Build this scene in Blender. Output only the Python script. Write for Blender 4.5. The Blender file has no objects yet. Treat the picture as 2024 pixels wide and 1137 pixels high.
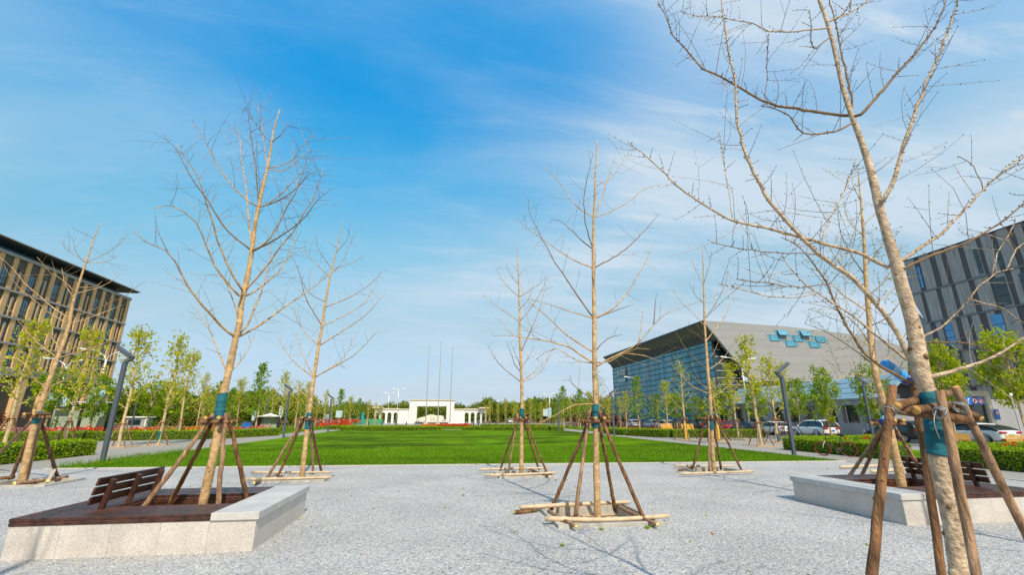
import bpy, bmesh, math, random
import numpy as np
from mathutils import Vector, Matrix, Quaternion

random.seed(7)
RNG = np.random.default_rng(7)
S = bpy.context.scene
COL = S.collection
R = math.radians

# ------------------------------------------------------------------ camera, sky, sun, exposure
FPX, CX, CY, EYE = 900.0, 1012.0, 568.5, 1.8
PITCH, YAW = 0.27764, R(8.6)
cam_data = bpy.data.cameras.new("camera")
cam_data.sensor_width = 36.0
cam_data.lens = FPX / 2024 * 36.0
cam_data.clip_start, cam_data.clip_end = 0.1, 6000
cam = bpy.data.objects.new("camera", cam_data)
COL.objects.link(cam)
cam.location = (0, 0, EYE)
cam.rotation_euler = (R(90) + PITCH, 0, -YAW)
S.camera = cam
S.view_settings.view_transform = 'Standard'
S.view_settings.look = 'None'
S.view_settings.exposure = 0.10
S.view_settings.gamma = 1.0
S.cycles.max_bounces = 6
S.cycles.transparent_max_bounces = 8

SUN_EL = R(45)
SUN_XY = Vector((0.215, -1.0)).normalized()          # horizontal direction towards the sun
sun_vec = Vector((SUN_XY.x * math.cos(SUN_EL), SUN_XY.y * math.cos(SUN_EL), math.sin(SUN_EL)))

W = bpy.data.worlds.new("World")
S.world = W
W.use_nodes = True
wn, wl = W.node_tree.nodes, W.node_tree.links
wn.clear()
def wnode(t, **kw):
    n = wn.new(t)
    for k, v in kw.items(): setattr(n, k, v)
    return n
w_out = wnode('ShaderNodeOutputWorld'); w_bg = wnode('ShaderNodeBackground')
sky = wnode('ShaderNodeTexSky', sky_type='NISHITA', sun_disc=False, sun_elevation=SUN_EL,
            sun_rotation=math.atan2(SUN_XY.x, SUN_XY.y), altitude=0.0, air_density=1.0, dust_density=0.6, ozone_density=2.0)
tc = wnode('ShaderNodeTexCoord')
sep = wnode('ShaderNodeSeparateXYZ'); wl.new(tc.outputs['Generated'], sep.inputs[0])
def wmath(op, a, b=None, clamp=False):
    n = wnode('ShaderNodeMath', operation=op, use_clamp=clamp)
    for i, v in enumerate((a, b)):
        if v is None: continue
        if isinstance(v, (int, float)): n.inputs[i].default_value = v
        else: wl.new(v, n.inputs[i])
    return n.outputs[0]
zz = wmath('MAXIMUM', sep.outputs[2], 0.0)
# clear-air colour of the sky by height above the horizon (a polarised, deep blue dome)
tint = wnode('ShaderNodeValToRGB'); te = tint.color_ramp.elements
TK = 3.6
tst = [(0.0, (0.85, 1.00, 1.42)), (0.046, (0.78, 0.82, 1.06)), (0.183, (1.25, 1.28, 1.10)), (0.341, (1.15, 1.92, 1.66)), (0.486, (0.50, 2.15, 2.25)), (0.61, (0.10, 2.12, 2.68)), (0.72, (0.0, 2.38, 3.05)), (1.0, (0.0, 2.3, 3.0))]
te[0].position, te[0].color = tst[0][0], (*[c / TK for c in tst[0][1]], 1); te[1].position, te[1].color = 1.0, (*[c / TK for c in tst[-1][1]], 1)
for p_, c_ in tst[1:-1]:
    k_ = te.new(p_); k_.color = (*[c / TK for c in c_], 1)
wl.new(zz, tint.inputs[0])
tk = wnode('ShaderNodeVectorMath', operation='SCALE'); wl.new(tint.outputs[0], tk.inputs[0]); tk.inputs['Scale'].default_value = TK
hs = wnode('ShaderNodeVectorMath', operation='MULTIPLY'); wl.new(sky.outputs[0], hs.inputs[0]); wl.new(tk.outputs[0], hs.inputs[1])
sunside = wnode('ShaderNodeMapRange', interpolation_type='SMOOTHSTEP')       # towards the sun the dome is paler and hazier
sdot = wnode('ShaderNodeVectorMath', operation='DOT_PRODUCT'); wl.new(tc.outputs['Generated'], sdot.inputs[0]); sdot.inputs[1].default_value = (SUN_XY.x, SUN_XY.y, 0)
wl.new(sdot.outputs['Value'], sunside.inputs[0]); sunside.inputs[1].default_value, sunside.inputs[2].default_value = -0.15, 0.45
hz = wnode('ShaderNodeMix', data_type='RGBA'); wl.new(sunside.outputs[0], hz.inputs[0]); wl.new(hs.outputs[0], hz.inputs[6]); hz.inputs[7].default_value = (6.0, 6.0, 5.9, 1)
# thin veil of high cloud, laid on a plane high above the ground
zp = wmath('ADD', zz, 0.22)
cx_ = wmath('DIVIDE', sep.outputs[0], zp); cy_ = wmath('DIVIDE', sep.outputs[1], zp)
comb = wnode('ShaderNodeCombineXYZ'); wl.new(cx_, comb.inputs[0]); wl.new(cy_, comb.inputs[1])
mp = wnode('ShaderNodeMapping'); mp.inputs['Rotation'].default_value = (0, 0, R(-28)); mp.inputs['Scale'].default_value = (0.75, 1.9, 1)
mp.inputs['Location'].default_value = (1.3, 0.4, 0)
wl.new(comb.outputs[0], mp.inputs[0])
n1 = wnode('ShaderNodeTexNoise'); n1.inputs['Scale'].default_value = 1.15; n1.inputs['Detail'].default_value = 9; n1.inputs['Roughness'].default_value = 0.55; n1.inputs['Distortion'].default_value = 0.5
wl.new(mp.outputs[0], n1.inputs[0])
# more veil towards the right of the view and towards the horizon, a clear gap overhead
def wdist(v):
    d = wnode('ShaderNodeVectorMath', operation='DOT_PRODUCT'); wl.new(tc.outputs['Generated'], d.inputs[0]); d.inputs[1].default_value = v
    return d.outputs['Value']
def wramp(x, a, b, lo=0.0, hi=1.0):
    n = wnode('ShaderNodeMapRange', interpolation_type='SMOOTHSTEP')
    n.inputs[1].default_value, n.inputs[2].default_value, n.inputs[3].default_value, n.inputs[4].default_value = a, b, lo, hi
    wl.new(x, n.inputs[0]); return n.outputs[0]
right = wramp(wdist((0.80, 0.55, 0.20)), 0.28, 1.0)
gap = wramp(wdist((0.0, 0.74, 0.67)), 0.88, 1.0)
low = wramp(zz, 0.10, 0.60, 1.0, 0.0)
n2 = wnode('ShaderNodeTexNoise'); n2.inputs['Scale'].default_value = 0.9; n2.inputs['Detail'].default_value = 3; wl.new(comb.outputs[0], n2.inputs[0])
mp2 = wnode('ShaderNodeMapping'); mp2.inputs['Rotation'].default_value = (0, 0, R(-38)); mp2.inputs['Scale'].default_value = (0.8, 3.4, 1); wl.new(comb.outputs[0], mp2.inputs[0])
n3 = wnode('ShaderNodeTexNoise'); n3.inputs['Scale'].default_value = 2.6; n3.inputs['Detail'].default_value = 12; n3.inputs['Roughness'].default_value = 0.62; n3.inputs['Distortion'].default_value = 0.9; wl.new(mp2.outputs[0], n3.inputs[0])
wisp = wramp(n3.outputs[0], 0.46, 0.80)
veil = wmath('ADD', wmath('MULTIPLY', wramp(n1.outputs[0], 0.30, 0.78), 0.62), wmath('ADD', wmath('MULTIPLY', wramp(n2.outputs[0], 0.3, 0.7), 0.22), wmath('MULTIPLY', wisp, 0.34)))
dens = wmath('ADD', wmath('MULTIPLY', veil, wmath('ADD', wmath('MULTIPLY', right, 0.98), 0.50)), wmath('ADD', wmath('MULTIPLY', right, 0.24), 0.02))
gapn = wmath('MULTIPLY', gap, wramp(n1.outputs[0], 0.72, 0.30, 0.60, 1.0))
dens = wmath('MULTIPLY', dens, wmath('SUBTRACT', 1.0, gapn), clamp=True)
mx = wnode('ShaderNodeMix', data_type='RGBA', blend_type='MIX')
wl.new(dens, mx.inputs[0]); wl.new(hz.outputs[2], mx.inputs[6]); mx.inputs[7].default_value = (5.7, 6.9, 8.0, 1)
wl.new(mx.outputs[2], w_bg.inputs[0]); w_bg.inputs[1].default_value = 0.1
wl.new(w_bg.outputs[0], w_out.inputs[0])

sd = bpy.data.lights.new("sun", 'SUN'); sd.energy = 4.5; sd.angle = R(0.55); sd.color = (1.0, 0.90, 0.73)
so = bpy.data.objects.new("sun", sd); COL.objects.link(so)
so.rotation_euler = sun_vec.to_track_quat('Z', 'Y').to_euler()
so.location = (20, -40, 60)

# ------------------------------------------------------------------ pixel <-> world helpers (the photograph's 2024 x 1137 pixels)
SP, CP, SY, CYW = math.sin(PITCH), math.cos(PITCH), math.sin(YAW), math.cos(YAW)
def ray(x, y):
    u, v = (x - CX) / FPX, (CY - y) / FPX
    f, z = CP - v * SP, SP + v * CP
    return (u * CYW + f * SY, -u * SY + f * CYW, z)
def gp(x, y, z=0.0):                       # point on the level z
    d = ray(x, y); t = (z - EYE) / d[2]
    return Vector((d[0] * t, d[1] * t, z))
def at(x, y, Y):                           # point in the upright plane at distance Y
    d = ray(x, y); t = Y / d[1]
    return Vector((d[0] * t, Y, EYE + d[2] * t))

# ------------------------------------------------------------------ materials
MATS = {}
def lin(h):
    h = h.lstrip('#'); c = [int(h[i:i + 2], 16) / 255 for i in (0, 2, 4)]
    return tuple(((v + 0.055) / 1.055) ** 2.4 if v > 0.04045 else v / 12.92 for v in c)
def mat(name, col, rough=0.7, var=0.15, scale=6.0, bump=0.0,  bscale=40.0, metal=0.0, spec=0.5, col2=None, stretch=None, detail=4, blot=0.0, bsc=1.5):
    m = bpy.data.materials.new(name); m.use_nodes = True; MATS[name] = m
    nt = m.node_tree; n, l = nt.nodes, nt.links
    b = n['Principled BSDF']
    b.inputs['Roughness'].default_value = rough; b.inputs['Metallic'].default_value = metal
    b.inputs['Specular IOR Level'].default_value = spec
    t = n.new('ShaderNodeTexCoord'); src = t.outputs['Object']
    if stretch:
        mpn = n.new('ShaderNodeMapping'); mpn.inputs['Scale'].default_value = stretch; l.new(src, mpn.inputs[0]); src = mpn.outputs[0]
    no = n.new('ShaderNodeTexNoise'); no.inputs['Scale'].default_value = scale; no.inputs['Detail'].default_value = detail
    l.new(src, no.inputs[0])
    cr = n.new('ShaderNodeValToRGB')
    c1 = tuple(c * (1 - var) for c in col); c2 = tuple(min(1, c * (1 + var)) for c in (col2 or col))
    cr.color_ramp.elements[0].position, cr.color_ramp.elements[1].position = 0.3, 0.7
    cr.color_ramp.elements[0].color = (*c1, 1); cr.color_ramp.elements[1].color = (*c2, 1)
    l.new(no.outputs[0], cr.inputs[0]); l.new(cr.outputs[0], b.inputs['Base Color'])
    if blot:                                                     # large stains and worn patches
        n2_ = n.new('ShaderNodeTexNoise'); n2_.inputs['Scale'].default_value = bsc; n2_.inputs['Detail'].default_value = 7; n2_.inputs['Roughness'].default_value = 0.65; l.new(t.outputs['Object'], n2_.inputs[0])
        mr = n.new('ShaderNodeMapRange'); mr.inputs[1].default_value, mr.inputs[2].default_value, mr.inputs[3].default_value, mr.inputs[4].default_value = 0.36, 0.62, 1 - blot, 1.0; l.new(n2_.outputs[0], mr.inputs[0])
        mu = n.new('ShaderNodeMix'); mu.data_type = 'RGBA'; mu.blend_type = 'MULTIPLY'; mu.inputs[0].default_value = 1; l.new(cr.outputs[0], mu.inputs[6]); l.new(mr.outputs[0], mu.inputs[7]); l.new(mu.outputs[2], b.inputs['Base Color'])
    if bump:
        nb = n.new('ShaderNodeTexNoise'); nb.inputs['Scale'].default_value = bscale; nb.inputs['Detail'].default_value = 5
        l.new(src, nb.inputs[0])
        bp = n.new('ShaderNodeBump'); bp.inputs['Strength'].default_value = bump; bp.inputs['Distance'].default_value = 0.02
        l.new(nb.outputs[0], bp.inputs['Height']); l.new(bp.outputs[0], b.inputs['Normal'])
    return m
def leafmat(name, c1, c2, trans=0.45, rough=0.55):
    m = bpy.data.materials.new(name); m.use_nodes = True; MATS[name] = m
    nt = m.node_tree; n, l = nt.nodes, nt.links
    b = n['Principled BSDF']; b.inputs['Roughness'].default_value = rough; b.inputs['Specular IOR Level'].default_value = 0.3
    g = n.new('ShaderNodeNewGeometry'); cr = n.new('ShaderNodeValToRGB')
    cr.color_ramp.elements[0].color = (*c1, 1); cr.color_ramp.elements[1].color = (*c2, 1)
    l.new(g.outputs['Random Per Island'], cr.inputs[0])
    l.new(cr.outputs[0], b.inputs['Base Color'])
    tr = n.new('ShaderNodeBsdfTranslucent'); l.new(cr.outputs[0], tr.inputs[0])
    mxs = n.new('ShaderNodeMixShader'); mxs.inputs[0].default_value = trans
    l.new(b.outputs[0], mxs.inputs[1]); l.new(tr.outputs[0], mxs.inputs[2])
    l.new(mxs.outputs[0], n['Material Output'].inputs[0])
    return m

mat('bark', (0.49, 0.31, 0.135), 0.85, 0.25, 9, 0.8, 22, col2=(0.57, 0.39, 0.20), stretch=(1, 1, 1.5), blot=.34, bsc=5)
mat('bark_pale', (0.47, 0.345, 0.225), 0.85, 0.28, 18, 1.0, 40, col2=(0.58, 0.45, 0.315), stretch=(1, 1, 1.2), blot=.30, bsc=9)
mat('bark_leafy', (0.50, 0.39, 0.22), 0.85, 0.3, 8, 0.5, 30)
mat('bark_shaded', (0.20, 0.125, 0.065), 0.85, 0.3, 9, 0.6, 30)  # darker copy of the bark, colouring in limbs seen on their shadow side
mat('bark_dark', (0.15, 0.10, 0.07), 0.9, 0.3, 8)
mat('knot', (0.16, 0.09, 0.04), 0.9, 0.3, 30)
mat('pole_tan', (0.33, 0.19, 0.10), 0.85, 0.40, 7, 1.0, 26, col2=(0.42, 0.26, 0.155), stretch=(3, 3, 0.6), blot=.4, bsc=5)
mat('pole_brown', (0.155, 0.070, 0.027), 0.85, 0.50, 6, 1.0, 26, col2=(0.26, 0.13, 0.055), stretch=(3, 3, 0.6), blot=.45, bsc=4)
mat('log_end', (0.55, 0.31, 0.09), 0.8, 0.25, 30)
mat('bamboo', (0.56, 0.43, 0.29), 0.6, 0.18, 6, 0.3, 30, stretch=(1, 1, 1))
mat('bamboo_end', (0.72, 0.60, 0.22), 0.7, 0.2, 30)
mat('cloth_teal', (0.002, 0.11, 0.145), 0.75, 0.25, 5, 0.9, 9, stretch=(1, 1, 3))
mat('wire', (0.36, 0.37, 0.36), 0.5, 0.1, 10, metal=0.5)
mat('granite', (0.53, 0.49, 0.45), 0.75, 0.12, 55, 0.15, 120, col2=(0.61, 0.575, 0.54), detail=6, blot=.20, bsc=1.3)
mat('granite_cap', (0.53, 0.525, 0.51), 0.6, 0.10, 40, 0.1, 120, detail=6, blot=.22, bsc=1.6)
mat('joint', (0.46, 0.33, 0.19), 0.9, 0.1, 20)
mat('deck_wood', (0.045, 0.017, 0.012), 0.36, 0.35, 3, 0.3, 40, col2=(0.085, 0.032, 0.021), stretch=(4, 4, 4), blot=.35, bsc=2.5)
mat('soil', (0.44, 0.29, 0.14), 0.95, 0.30, 9, 1.0, 18, col2=(0.52, 0.37, 0.20))
mat('concrete', (0.46, 0.44, 0.40), 0.85, 0.14, 9, 0.2, 60, blot=.3, bsc=3)
mat('kerb_stone', (0.52, 0.48, 0.42), 0.85, 0.12, 9, 0.1, 60)
mat('paving', (0.40, 0.375, 0.34), 0.85, 0.10, 1.2, 0.1, 60)
mat('asphalt', (0.16, 0.16, 0.165), 0.85, 0.15, 3, 0.3, 120, blot=.25, bsc=.4)
mat('marking', (0.75, 0.75, 0.72), 0.7, 0.06, 4)
mat('ground_far', (0.20, 0.20, 0.13), 0.95, 0.3, 0.08)
mat('lamp_grey', (0.085, 0.105, 0.135), 0.45, 0.08, 3, metal=0.2)
mat('lamp_panel', (0.42, 0.43, 0.46), 0.4, 0.05, 3)
mat('white_paint', (0.80, 0.80, 0.78), 0.4, 0.03, 3)
mat('white_metal', (0.74, 0.75, 0.77), 0.35, 0.04, 3, metal=0.3)
mat('flagpole_metal', (0.46, 0.47, 0.48), 0.4, 0.04, 3, metal=0.4)
mat('marble', (0.76, 0.77, 0.79), 0.6, 0.06, 1.5, 0.05, 8, blot=.08, bsc=.5)
mat('marble_trim', (0.62, 0.55, 0.42), 0.6, 0.08, 1.5)
mat('rock', (0.55, 0.52, 0.44), 0.9, 0.25, 1.6, 0.8, 3)
mat('hedge_core', (0.035, 0.06, 0.010), 0.9, 0.3, 6)
mat('banner_blue', (0.36, 0.56, 0.80), 0.6, 0.35, 1.2)
mat('banner_red', (0.62, 0.13, 0.05), 0.6, 0.2, 3)
mat('bucket_blue', (0.05, 0.33, 0.80), 0.25, 0.15, 6)
mat('bucket_band', (0.30, 0.55, 0.85), 0.3, 0.15, 12)
mat('bucket_dark', (0.006, 0.015, 0.12), 0.35, 0.2, 6)
mat('yellow_wood', (0.62, 0.36, 0.06), 0.6, 0.15, 5)
mat('yellow_wrap', (0.66, 0.40, 0.05), 0.7, 0.2, 5)
mat('dark_metal', (0.03, 0.03, 0.033), 0.45, 0.1, 5, metal=0.4)
mat('rubber', (0.015, 0.015, 0.016), 0.8, 0.1, 8)
mat('red_rubber', (0.25, 0.02, 0.03), 0.6, 0.1, 8)
mat('sign_blue', (0.015, 0.16, 0.60), 0.5, 0.05, 3)
mat('sign_white', (0.82, 0.82, 0.82), 0.5, 0.03, 3)
mat('sign_red', (0.65, 0.02, 0.03), 0.5, 0.03, 3)
mat('fence_green', (0.03, 0.30, 0.13), 0.6, 0.1, 2)
mat('barrier_blue', (0.02, 0.13, 0.50), 0.5, 0.1, 2)
mat('umbrella_teal', (0.0, 0.30, 0.29), 0.7, 0.12, 4)
mat('frosted_panel', (0.27, 0.33, 0.26), 0.15, 0.14, 0.5, spec=0.6, col2=(0.36, 0.40, 0.31))
leafmat('leaf_airy', (0.34, 0.42, 0.006), (0.74, 0.68, 0.02), 0.55)
leafmat('leaf_yellow', (0.42, 0.44, 0.02), (0.70, 0.60, 0.06), 0.5)
leafmat('leaf_dense', (0.12, 0.25, 0.003), (0.42, 0.54, 0.008), 0.55)
leafmat('leaf_bright', (0.20, 0.33, 0.004), (0.56, 0.60, 0.012), 0.5)
leafmat('leaf_conifer', (0.12, 0.28, 0.008), (0.40, 0.54, 0.02), 0.55)
leafmat('leaf_wood', (0.07, 0.13, 0.008), (0.28, 0.32, 0.02), 0.4)
leafmat('leaf_bud', (0.10, 0.20, 0.02), (0.26, 0.36, 0.05), 0.35)
leafmat('leaf_hedge', (0.11, 0.26, 0.002), (0.46, 0.60, 0.010), 0.45)
leafmat('leaf_purple', (0.10, 0.03, 0.03), (0.22, 0.08, 0.06), 0.3)
leafmat('grass_blade', (0.06, 0.19, 0.0), (0.20, 0.36, 0.002), 0.35)
leafmat('petal_red', (0.62, 0.015, 0.015), (0.80, 0.10, 0.02), 0.25)
leafmat('petal_pink', (0.62, 0.06, 0.16), (0.85, 0.35, 0.40), 0.25)
leafmat('petal_orange', (0.70, 0.16, 0.01), (0.85, 0.40, 0.03), 0.25)

def gravel_material():
    m = bpy.data.materials.new('gravel'); m.use_nodes = True; MATS['gravel'] = m
    n, l = m.node_tree.nodes, m.node_tree.links
    b = n['Principled BSDF']; b.inputs['Roughness'].default_value = 0.9; b.inputs['Specular IOR Level'].default_value = 0.25
    t = n.new('ShaderNodeTexCoord')
    v = n.new('ShaderNodeTexVoronoi'); v.inputs['Scale'].default_value = 52; l.new(t.outputs['Object'], v.inputs['Vector'])
    sx = n.new('ShaderNodeSeparateColor'); l.new(v.outputs['Color'], sx.inputs[0])
    cr = n.new('ShaderNodeValToRGB'); e = cr.color_ramp.elements
    stops = [(0.0, (0.13, 0.135, 0.145)), (0.15, (0.28, 0.29, 0.305)), (0.35, (0.37, 0.38, 0.395)), (0.6, (0.44, 0.445, 0.45)), (0.78, (0.45, 0.395, 0.33)), (0.88, (0.51, 0.50, 0.48)), (1.0, (0.68, 0.675, 0.66))]
    e[0].position, e[0].color = stops[0][0], (*stops[0][1], 1); e[1].position, e[1].color = 1.0, (*stops[-1][1], 1)
    for p_, c in stops[1:-1]:
        k = e.new(p_); k.color = (*c, 1)
    l.new(sx.outputs[0], cr.inputs[0])
    no = n.new('ShaderNodeTexNoise'); no.inputs['Scale'].default_value = 0.55; no.inputs['Detail'].default_value = 5; l.new(t.outputs['Object'], no.inputs[0])
    mr = n.new('ShaderNodeMapRange'); mr.inputs[3].default_value = 0.90; mr.inputs[4].default_value = 1.12; mr.inputs[1].default_value = 0.3; mr.inputs[2].default_value = 0.7
    l.new(no.outputs[0], mr.inputs[0])
    mu = n.new('ShaderNodeMix'); mu.data_type = 'RGBA'; mu.blend_type = 'MULTIPLY'; mu.inputs[0].default_value = 1
    l.new(cr.outputs[0], mu.inputs[6]); l.new(mr.outputs[0], mu.inputs[7])
    ns = n.new('ShaderNodeTexNoise'); ns.inputs['Scale'].default_value = 1.1; ns.inputs['Detail'].default_value = 8; ns.inputs['Roughness'].default_value = 0.7; l.new(t.outputs['Object'], ns.inputs[0])
    ms = n.new('ShaderNodeMapRange'); ms.inputs[1].default_value, ms.inputs[2].default_value, ms.inputs[4].default_value = 0.58, 0.78, 0.6; l.new(ns.outputs[0], ms.inputs[0])     # sandy patches between the chippings
    sa = n.new('ShaderNodeMix'); sa.data_type = 'RGBA'; l.new(ms.outputs[0], sa.inputs[0]); l.new(mu.outputs[2], sa.inputs[6]); sa.inputs[7].default_value = (0.46, 0.39, 0.30, 1); l.new(sa.outputs[2], b.inputs['Base Color'])
    bp = n.new('ShaderNodeBump'); bp.inputs['Strength'].default_value = 1.0; bp.inputs['Distance'].default_value = 0.007; bp.invert = True
    l.new(v.outputs['Distance'], bp.inputs['Height'])
    b2 = n.new('ShaderNodeBump'); b2.inputs['Strength'].default_value = 0.6; b2.inputs['Distance'].default_value = 0.03
    n3 = n.new('ShaderNodeTexNoise'); n3.inputs['Scale'].default_value = 14; n3.inputs['Detail'].default_value = 6; l.new(t.outputs['Object'], n3.inputs[0])
    l.new(n3.outputs[0], b2.inputs['Height']); l.new(bp.outputs[0], b2.inputs['Normal']); l.new(b2.outputs[0], b.inputs['Normal'])
gravel_material()

def lawn_material():
    m = bpy.data.materials.new('lawn_turf'); m.use_nodes = True; MATS['lawn_turf'] = m
    n, l = m.node_tree.nodes, m.node_tree.links
    b = n['Principled BSDF']; b.inputs['Roughness'].default_value = 0.9; b.inputs['Specular IOR Level'].default_value = 0.04
    t = n.new('ShaderNodeTexCoord')
    def noise(s, d, stretch=(1, 1, 1)):
        mpn = n.new('ShaderNodeMapping'); mpn.inputs['Scale'].default_value = stretch; l.new(t.outputs['Object'], mpn.inputs[0])
        k = n.new('ShaderNodeTexNoise'); k.inputs['Scale'].default_value = s; k.inputs['Detail'].default_value = d; l.new(mpn.outputs[0], k.inputs[0]); return k.outputs[0]
    fine = noise(22, 6); mid = noise(0.8, 5, (0.8, 0.5, 1)); big = noise(0.20, 4, (0.45, 1.3, 1)); tone = noise(0.45, 3)
    c1 = n.new('ShaderNodeValToRGB'); c1.color_ramp.elements[0].position = 0.3; c1.color_ramp.elements[1].position = 0.72
    c1.color_ramp.elements[0].color = (0.050, 0.150, 0.0, 1); c1.color_ramp.elements[1].color = (0.155, 0.275, 0.0, 1)
    l.new(fine, c1.inputs[0])
    def mult(a, fac, lo, hi, p0, p1):
        r = n.new('ShaderNodeMapRange'); r.inputs[1].default_value, r.inputs[2].default_value, r.inputs[3].default_value, r.inputs[4].default_value = p0, p1, lo, hi
        l.new(fac, r.inputs[0]); q = n.new('ShaderNodeMix'); q.data_type = 'RGBA'; q.blend_type = 'MULTIPLY'; q.inputs[0].default_value = 1
        l.new(a, q.inputs[6]); l.new(r.outputs[0], q.inputs[7]); return q.outputs[2]
    c = mult(c1.outputs[0], mid, 0.72, 1.2, 0.35, 0.65)
    c = mult(c, big, 0.48, 1.06, 0.43, 0.53)
    yl = n.new('ShaderNodeMix'); yl.data_type = 'RGBA'; ym = n.new('ShaderNodeMapRange'); ym.inputs[1].default_value, ym.inputs[2].default_value, ym.inputs[4].default_value = 0.5, 0.75, 0.45; l.new(tone, ym.inputs[0]); l.new(ym.outputs[0], yl.inputs[0]); l.new(c, yl.inputs[6]); yl.inputs[7].default_value = (0.20, 0.24, 0.012, 1); c = yl.outputs[2]
    l.new(c, b.inputs['Base Color'])
    bp = n.new('ShaderNodeBump'); bp.inputs['Strength'].default_value = 0.8; bp.inputs['Distance'].default_value = 0.05
    l.new(noise(30, 6), bp.inputs['Height']); l.new(bp.outputs[0], b.inputs['Normal'])
lawn_material()

def brick_material(name, c1, c2, mortar, scale, sq=0.5):
    m = bpy.data.materials.new(name); m.use_nodes = True; MATS[name] = m
    n, l = m.node_tree.nodes, m.node_tree.links
    b = n['Principled BSDF']; b.inputs['Roughness'].default_value = 0.85
    t = n.new('ShaderNodeTexCoord'); sp = n.new('ShaderNodeSeparateXYZ'); l.new(t.outputs['Object'], sp.inputs[0])
    ad = n.new('ShaderNodeMath'); ad.operation = 'ADD'; l.new(sp.outputs[0], ad.inputs[0]); l.new(sp.outputs[1], ad.inputs[1])
    cb = n.new('ShaderNodeCombineXYZ'); l.new(ad.outputs[0], cb.inputs[0]); l.new(sp.outputs[2], cb.inputs[1])
    br = n.new('ShaderNodeTexBrick'); br.inputs['Scale'].default_value = scale; br.inputs['Color1'].default_value = (*c1, 1); br.inputs['Color2'].default_value = (*c2, 1); br.inputs['Mortar'].default_value = (*mortar, 1)
    br.inputs['Mortar Size'].default_value = 0.012; br.inputs['Brick Width'].default_value = 0.6; br.inputs['Row Height'].default_value = 0.2
    l.new(cb.outputs[0], br.inputs[0]); l.new(br.outputs[0], b.inputs['Base Color'])
brick_material('brick_tan', (0.74, 0.46, 0.22), (0.62, 0.38, 0.175), (0.52, 0.40, 0.26), 1.6)
brick_material('hall_panel', (0.275, 0.292, 0.305), (0.298, 0.313, 0.326), (0.25, 0.265, 0.28), 0.16)
brick_material('marble_block', (0.74, 0.75, 0.77), (0.70, 0.71, 0.73), (0.52, 0.52, 0.52), 0.42)
brick_material('pave_slab', (0.42, 0.385, 0.345), (0.385, 0.355, 0.315), (0.30, 0.28, 0.25), 0.9)
def glassmat(name, col, rough=0.08, metal=0.0, spec=1.0):
    return mat(name, col, rough, 0.25, 0.35, metal=metal, spec=spec)
mat('glass_hall', (0.025, 0.19, 0.31), 0.2, 0.35, 0.5, spec=0.35, col2=(0.06, 0.34, 0.46), stretch=(1, 1.2, 0.12))
glassmat('glass_dark', (0.012, 0.03, 0.04), 0.08)
glassmat('glass_blue', (0.03, 0.26, 0.55), 0.15); glassmat('skylight_glass', (0.09, 0.31, 0.46), 0.25)
glassmat('glass_car', (0.012, 0.018, 0.022), 0.06)
mat('mullion', (0.03, 0.05, 0.06), 0.5, 0.1, 2)
mat('mullion_pale', (0.45, 0.48, 0.50), 0.5, 0.1, 2)
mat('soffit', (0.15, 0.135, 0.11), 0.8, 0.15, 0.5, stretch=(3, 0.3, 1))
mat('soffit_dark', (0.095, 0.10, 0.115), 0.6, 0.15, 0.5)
mat('cladding_dark', (0.075, 0.068, 0.055), 0.6, 0.12, 0.6)
mat('band_grey', (0.34, 0.33, 0.32), 0.6, 0.06, 0.6)
mat('roof_dark', (0.035, 0.038, 0.045), 0.5, 0.1, 0.6)
mat('podium_grey', (0.28, 0.29, 0.31), 0.7, 0.08, 0.6)
mat('canopy_blue', (0.23, 0.37, 0.45), 0.3, 0.08, 0.5, spec=0.5)
mat('brown_soffit', (0.22, 0.11, 0.05), 0.7, 0.2, 0.5)
mat('tower_pale', (0.29, 0.288, 0.28), 0.75, 0.16, 1.4, col2=(0.345, 0.342, 0.335), stretch=(3, 3, 0.25))
mat('tower_dark', (0.085, 0.082, 0.090), 0.7, 0.12, 1.4, stretch=(3, 3, 0.25))
mat('tower_band', (0.14, 0.16, 0.185), 0.5, 0.08, 1)
mat('tail_red', (0.45, 0.01, 0.02), 0.2, 0.1, 5)
mat('lamp_glass', (0.7, 0.72, 0.75), 0.1, 0.05, 5)
mat('plate_blue', (0.03, 0.14, 0.55), 0.5, 0.03, 5)
mat('plate_green', (0.25, 0.50, 0.25), 0.5, 0.03, 5)
mat('rim_metal', (0.45, 0.46, 0.48), 0.3, 0.08, 5, metal=0.7)
def paint(name, c):
    m = mat(name, c, 0.25, 0.04, 1.5, spec=0.6); m.node_tree.nodes['Principled BSDF'].inputs['Coat Weight'].default_value = 0.6; return m
paint('paint_white', (0.78, 0.79, 0.80)); paint('paint_black', (0.018, 0.019, 0.022)); paint('paint_red', (0.42, 0.012, 0.02))
paint('paint_silver', (0.42, 0.43, 0.45)); paint('paint_blue', (0.03, 0.07, 0.12)); paint('paint_brown', (0.10, 0.07, 0.06))

def plank_tones(name, lo, hi):                                 # every board a little different
    nt = MATS[name].node_tree; n, l = nt.nodes, nt.links; b = n['Principled BSDF']; src = b.inputs['Base Color'].links[0].from_socket
    g = n.new('ShaderNodeNewGeometry'); r = n.new('ShaderNodeMapRange'); r.inputs[3].default_value, r.inputs[4].default_value = lo, hi; l.new(g.outputs['Random Per Island'], r.inputs[0])
    m = n.new('ShaderNodeMix'); m.data_type = 'RGBA'; m.blend_type = 'MULTIPLY'; m.inputs[0].default_value = 1; l.new(src, m.inputs[6]); l.new(r.outputs[0], m.inputs[7]); l.new(m.outputs[2], b.inputs['Base Color'])
    q = n.new('ShaderNodeMapRange'); q.inputs[3].default_value, q.inputs[4].default_value = .28, .5; l.new(g.outputs['Random Per Island'], q.inputs[0]); l.new(q.outputs[0], b.inputs['Roughness'])
plank_tones('deck_wood', .65, 1.5); plank_tones('granite', .95, 1.04)
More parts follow.
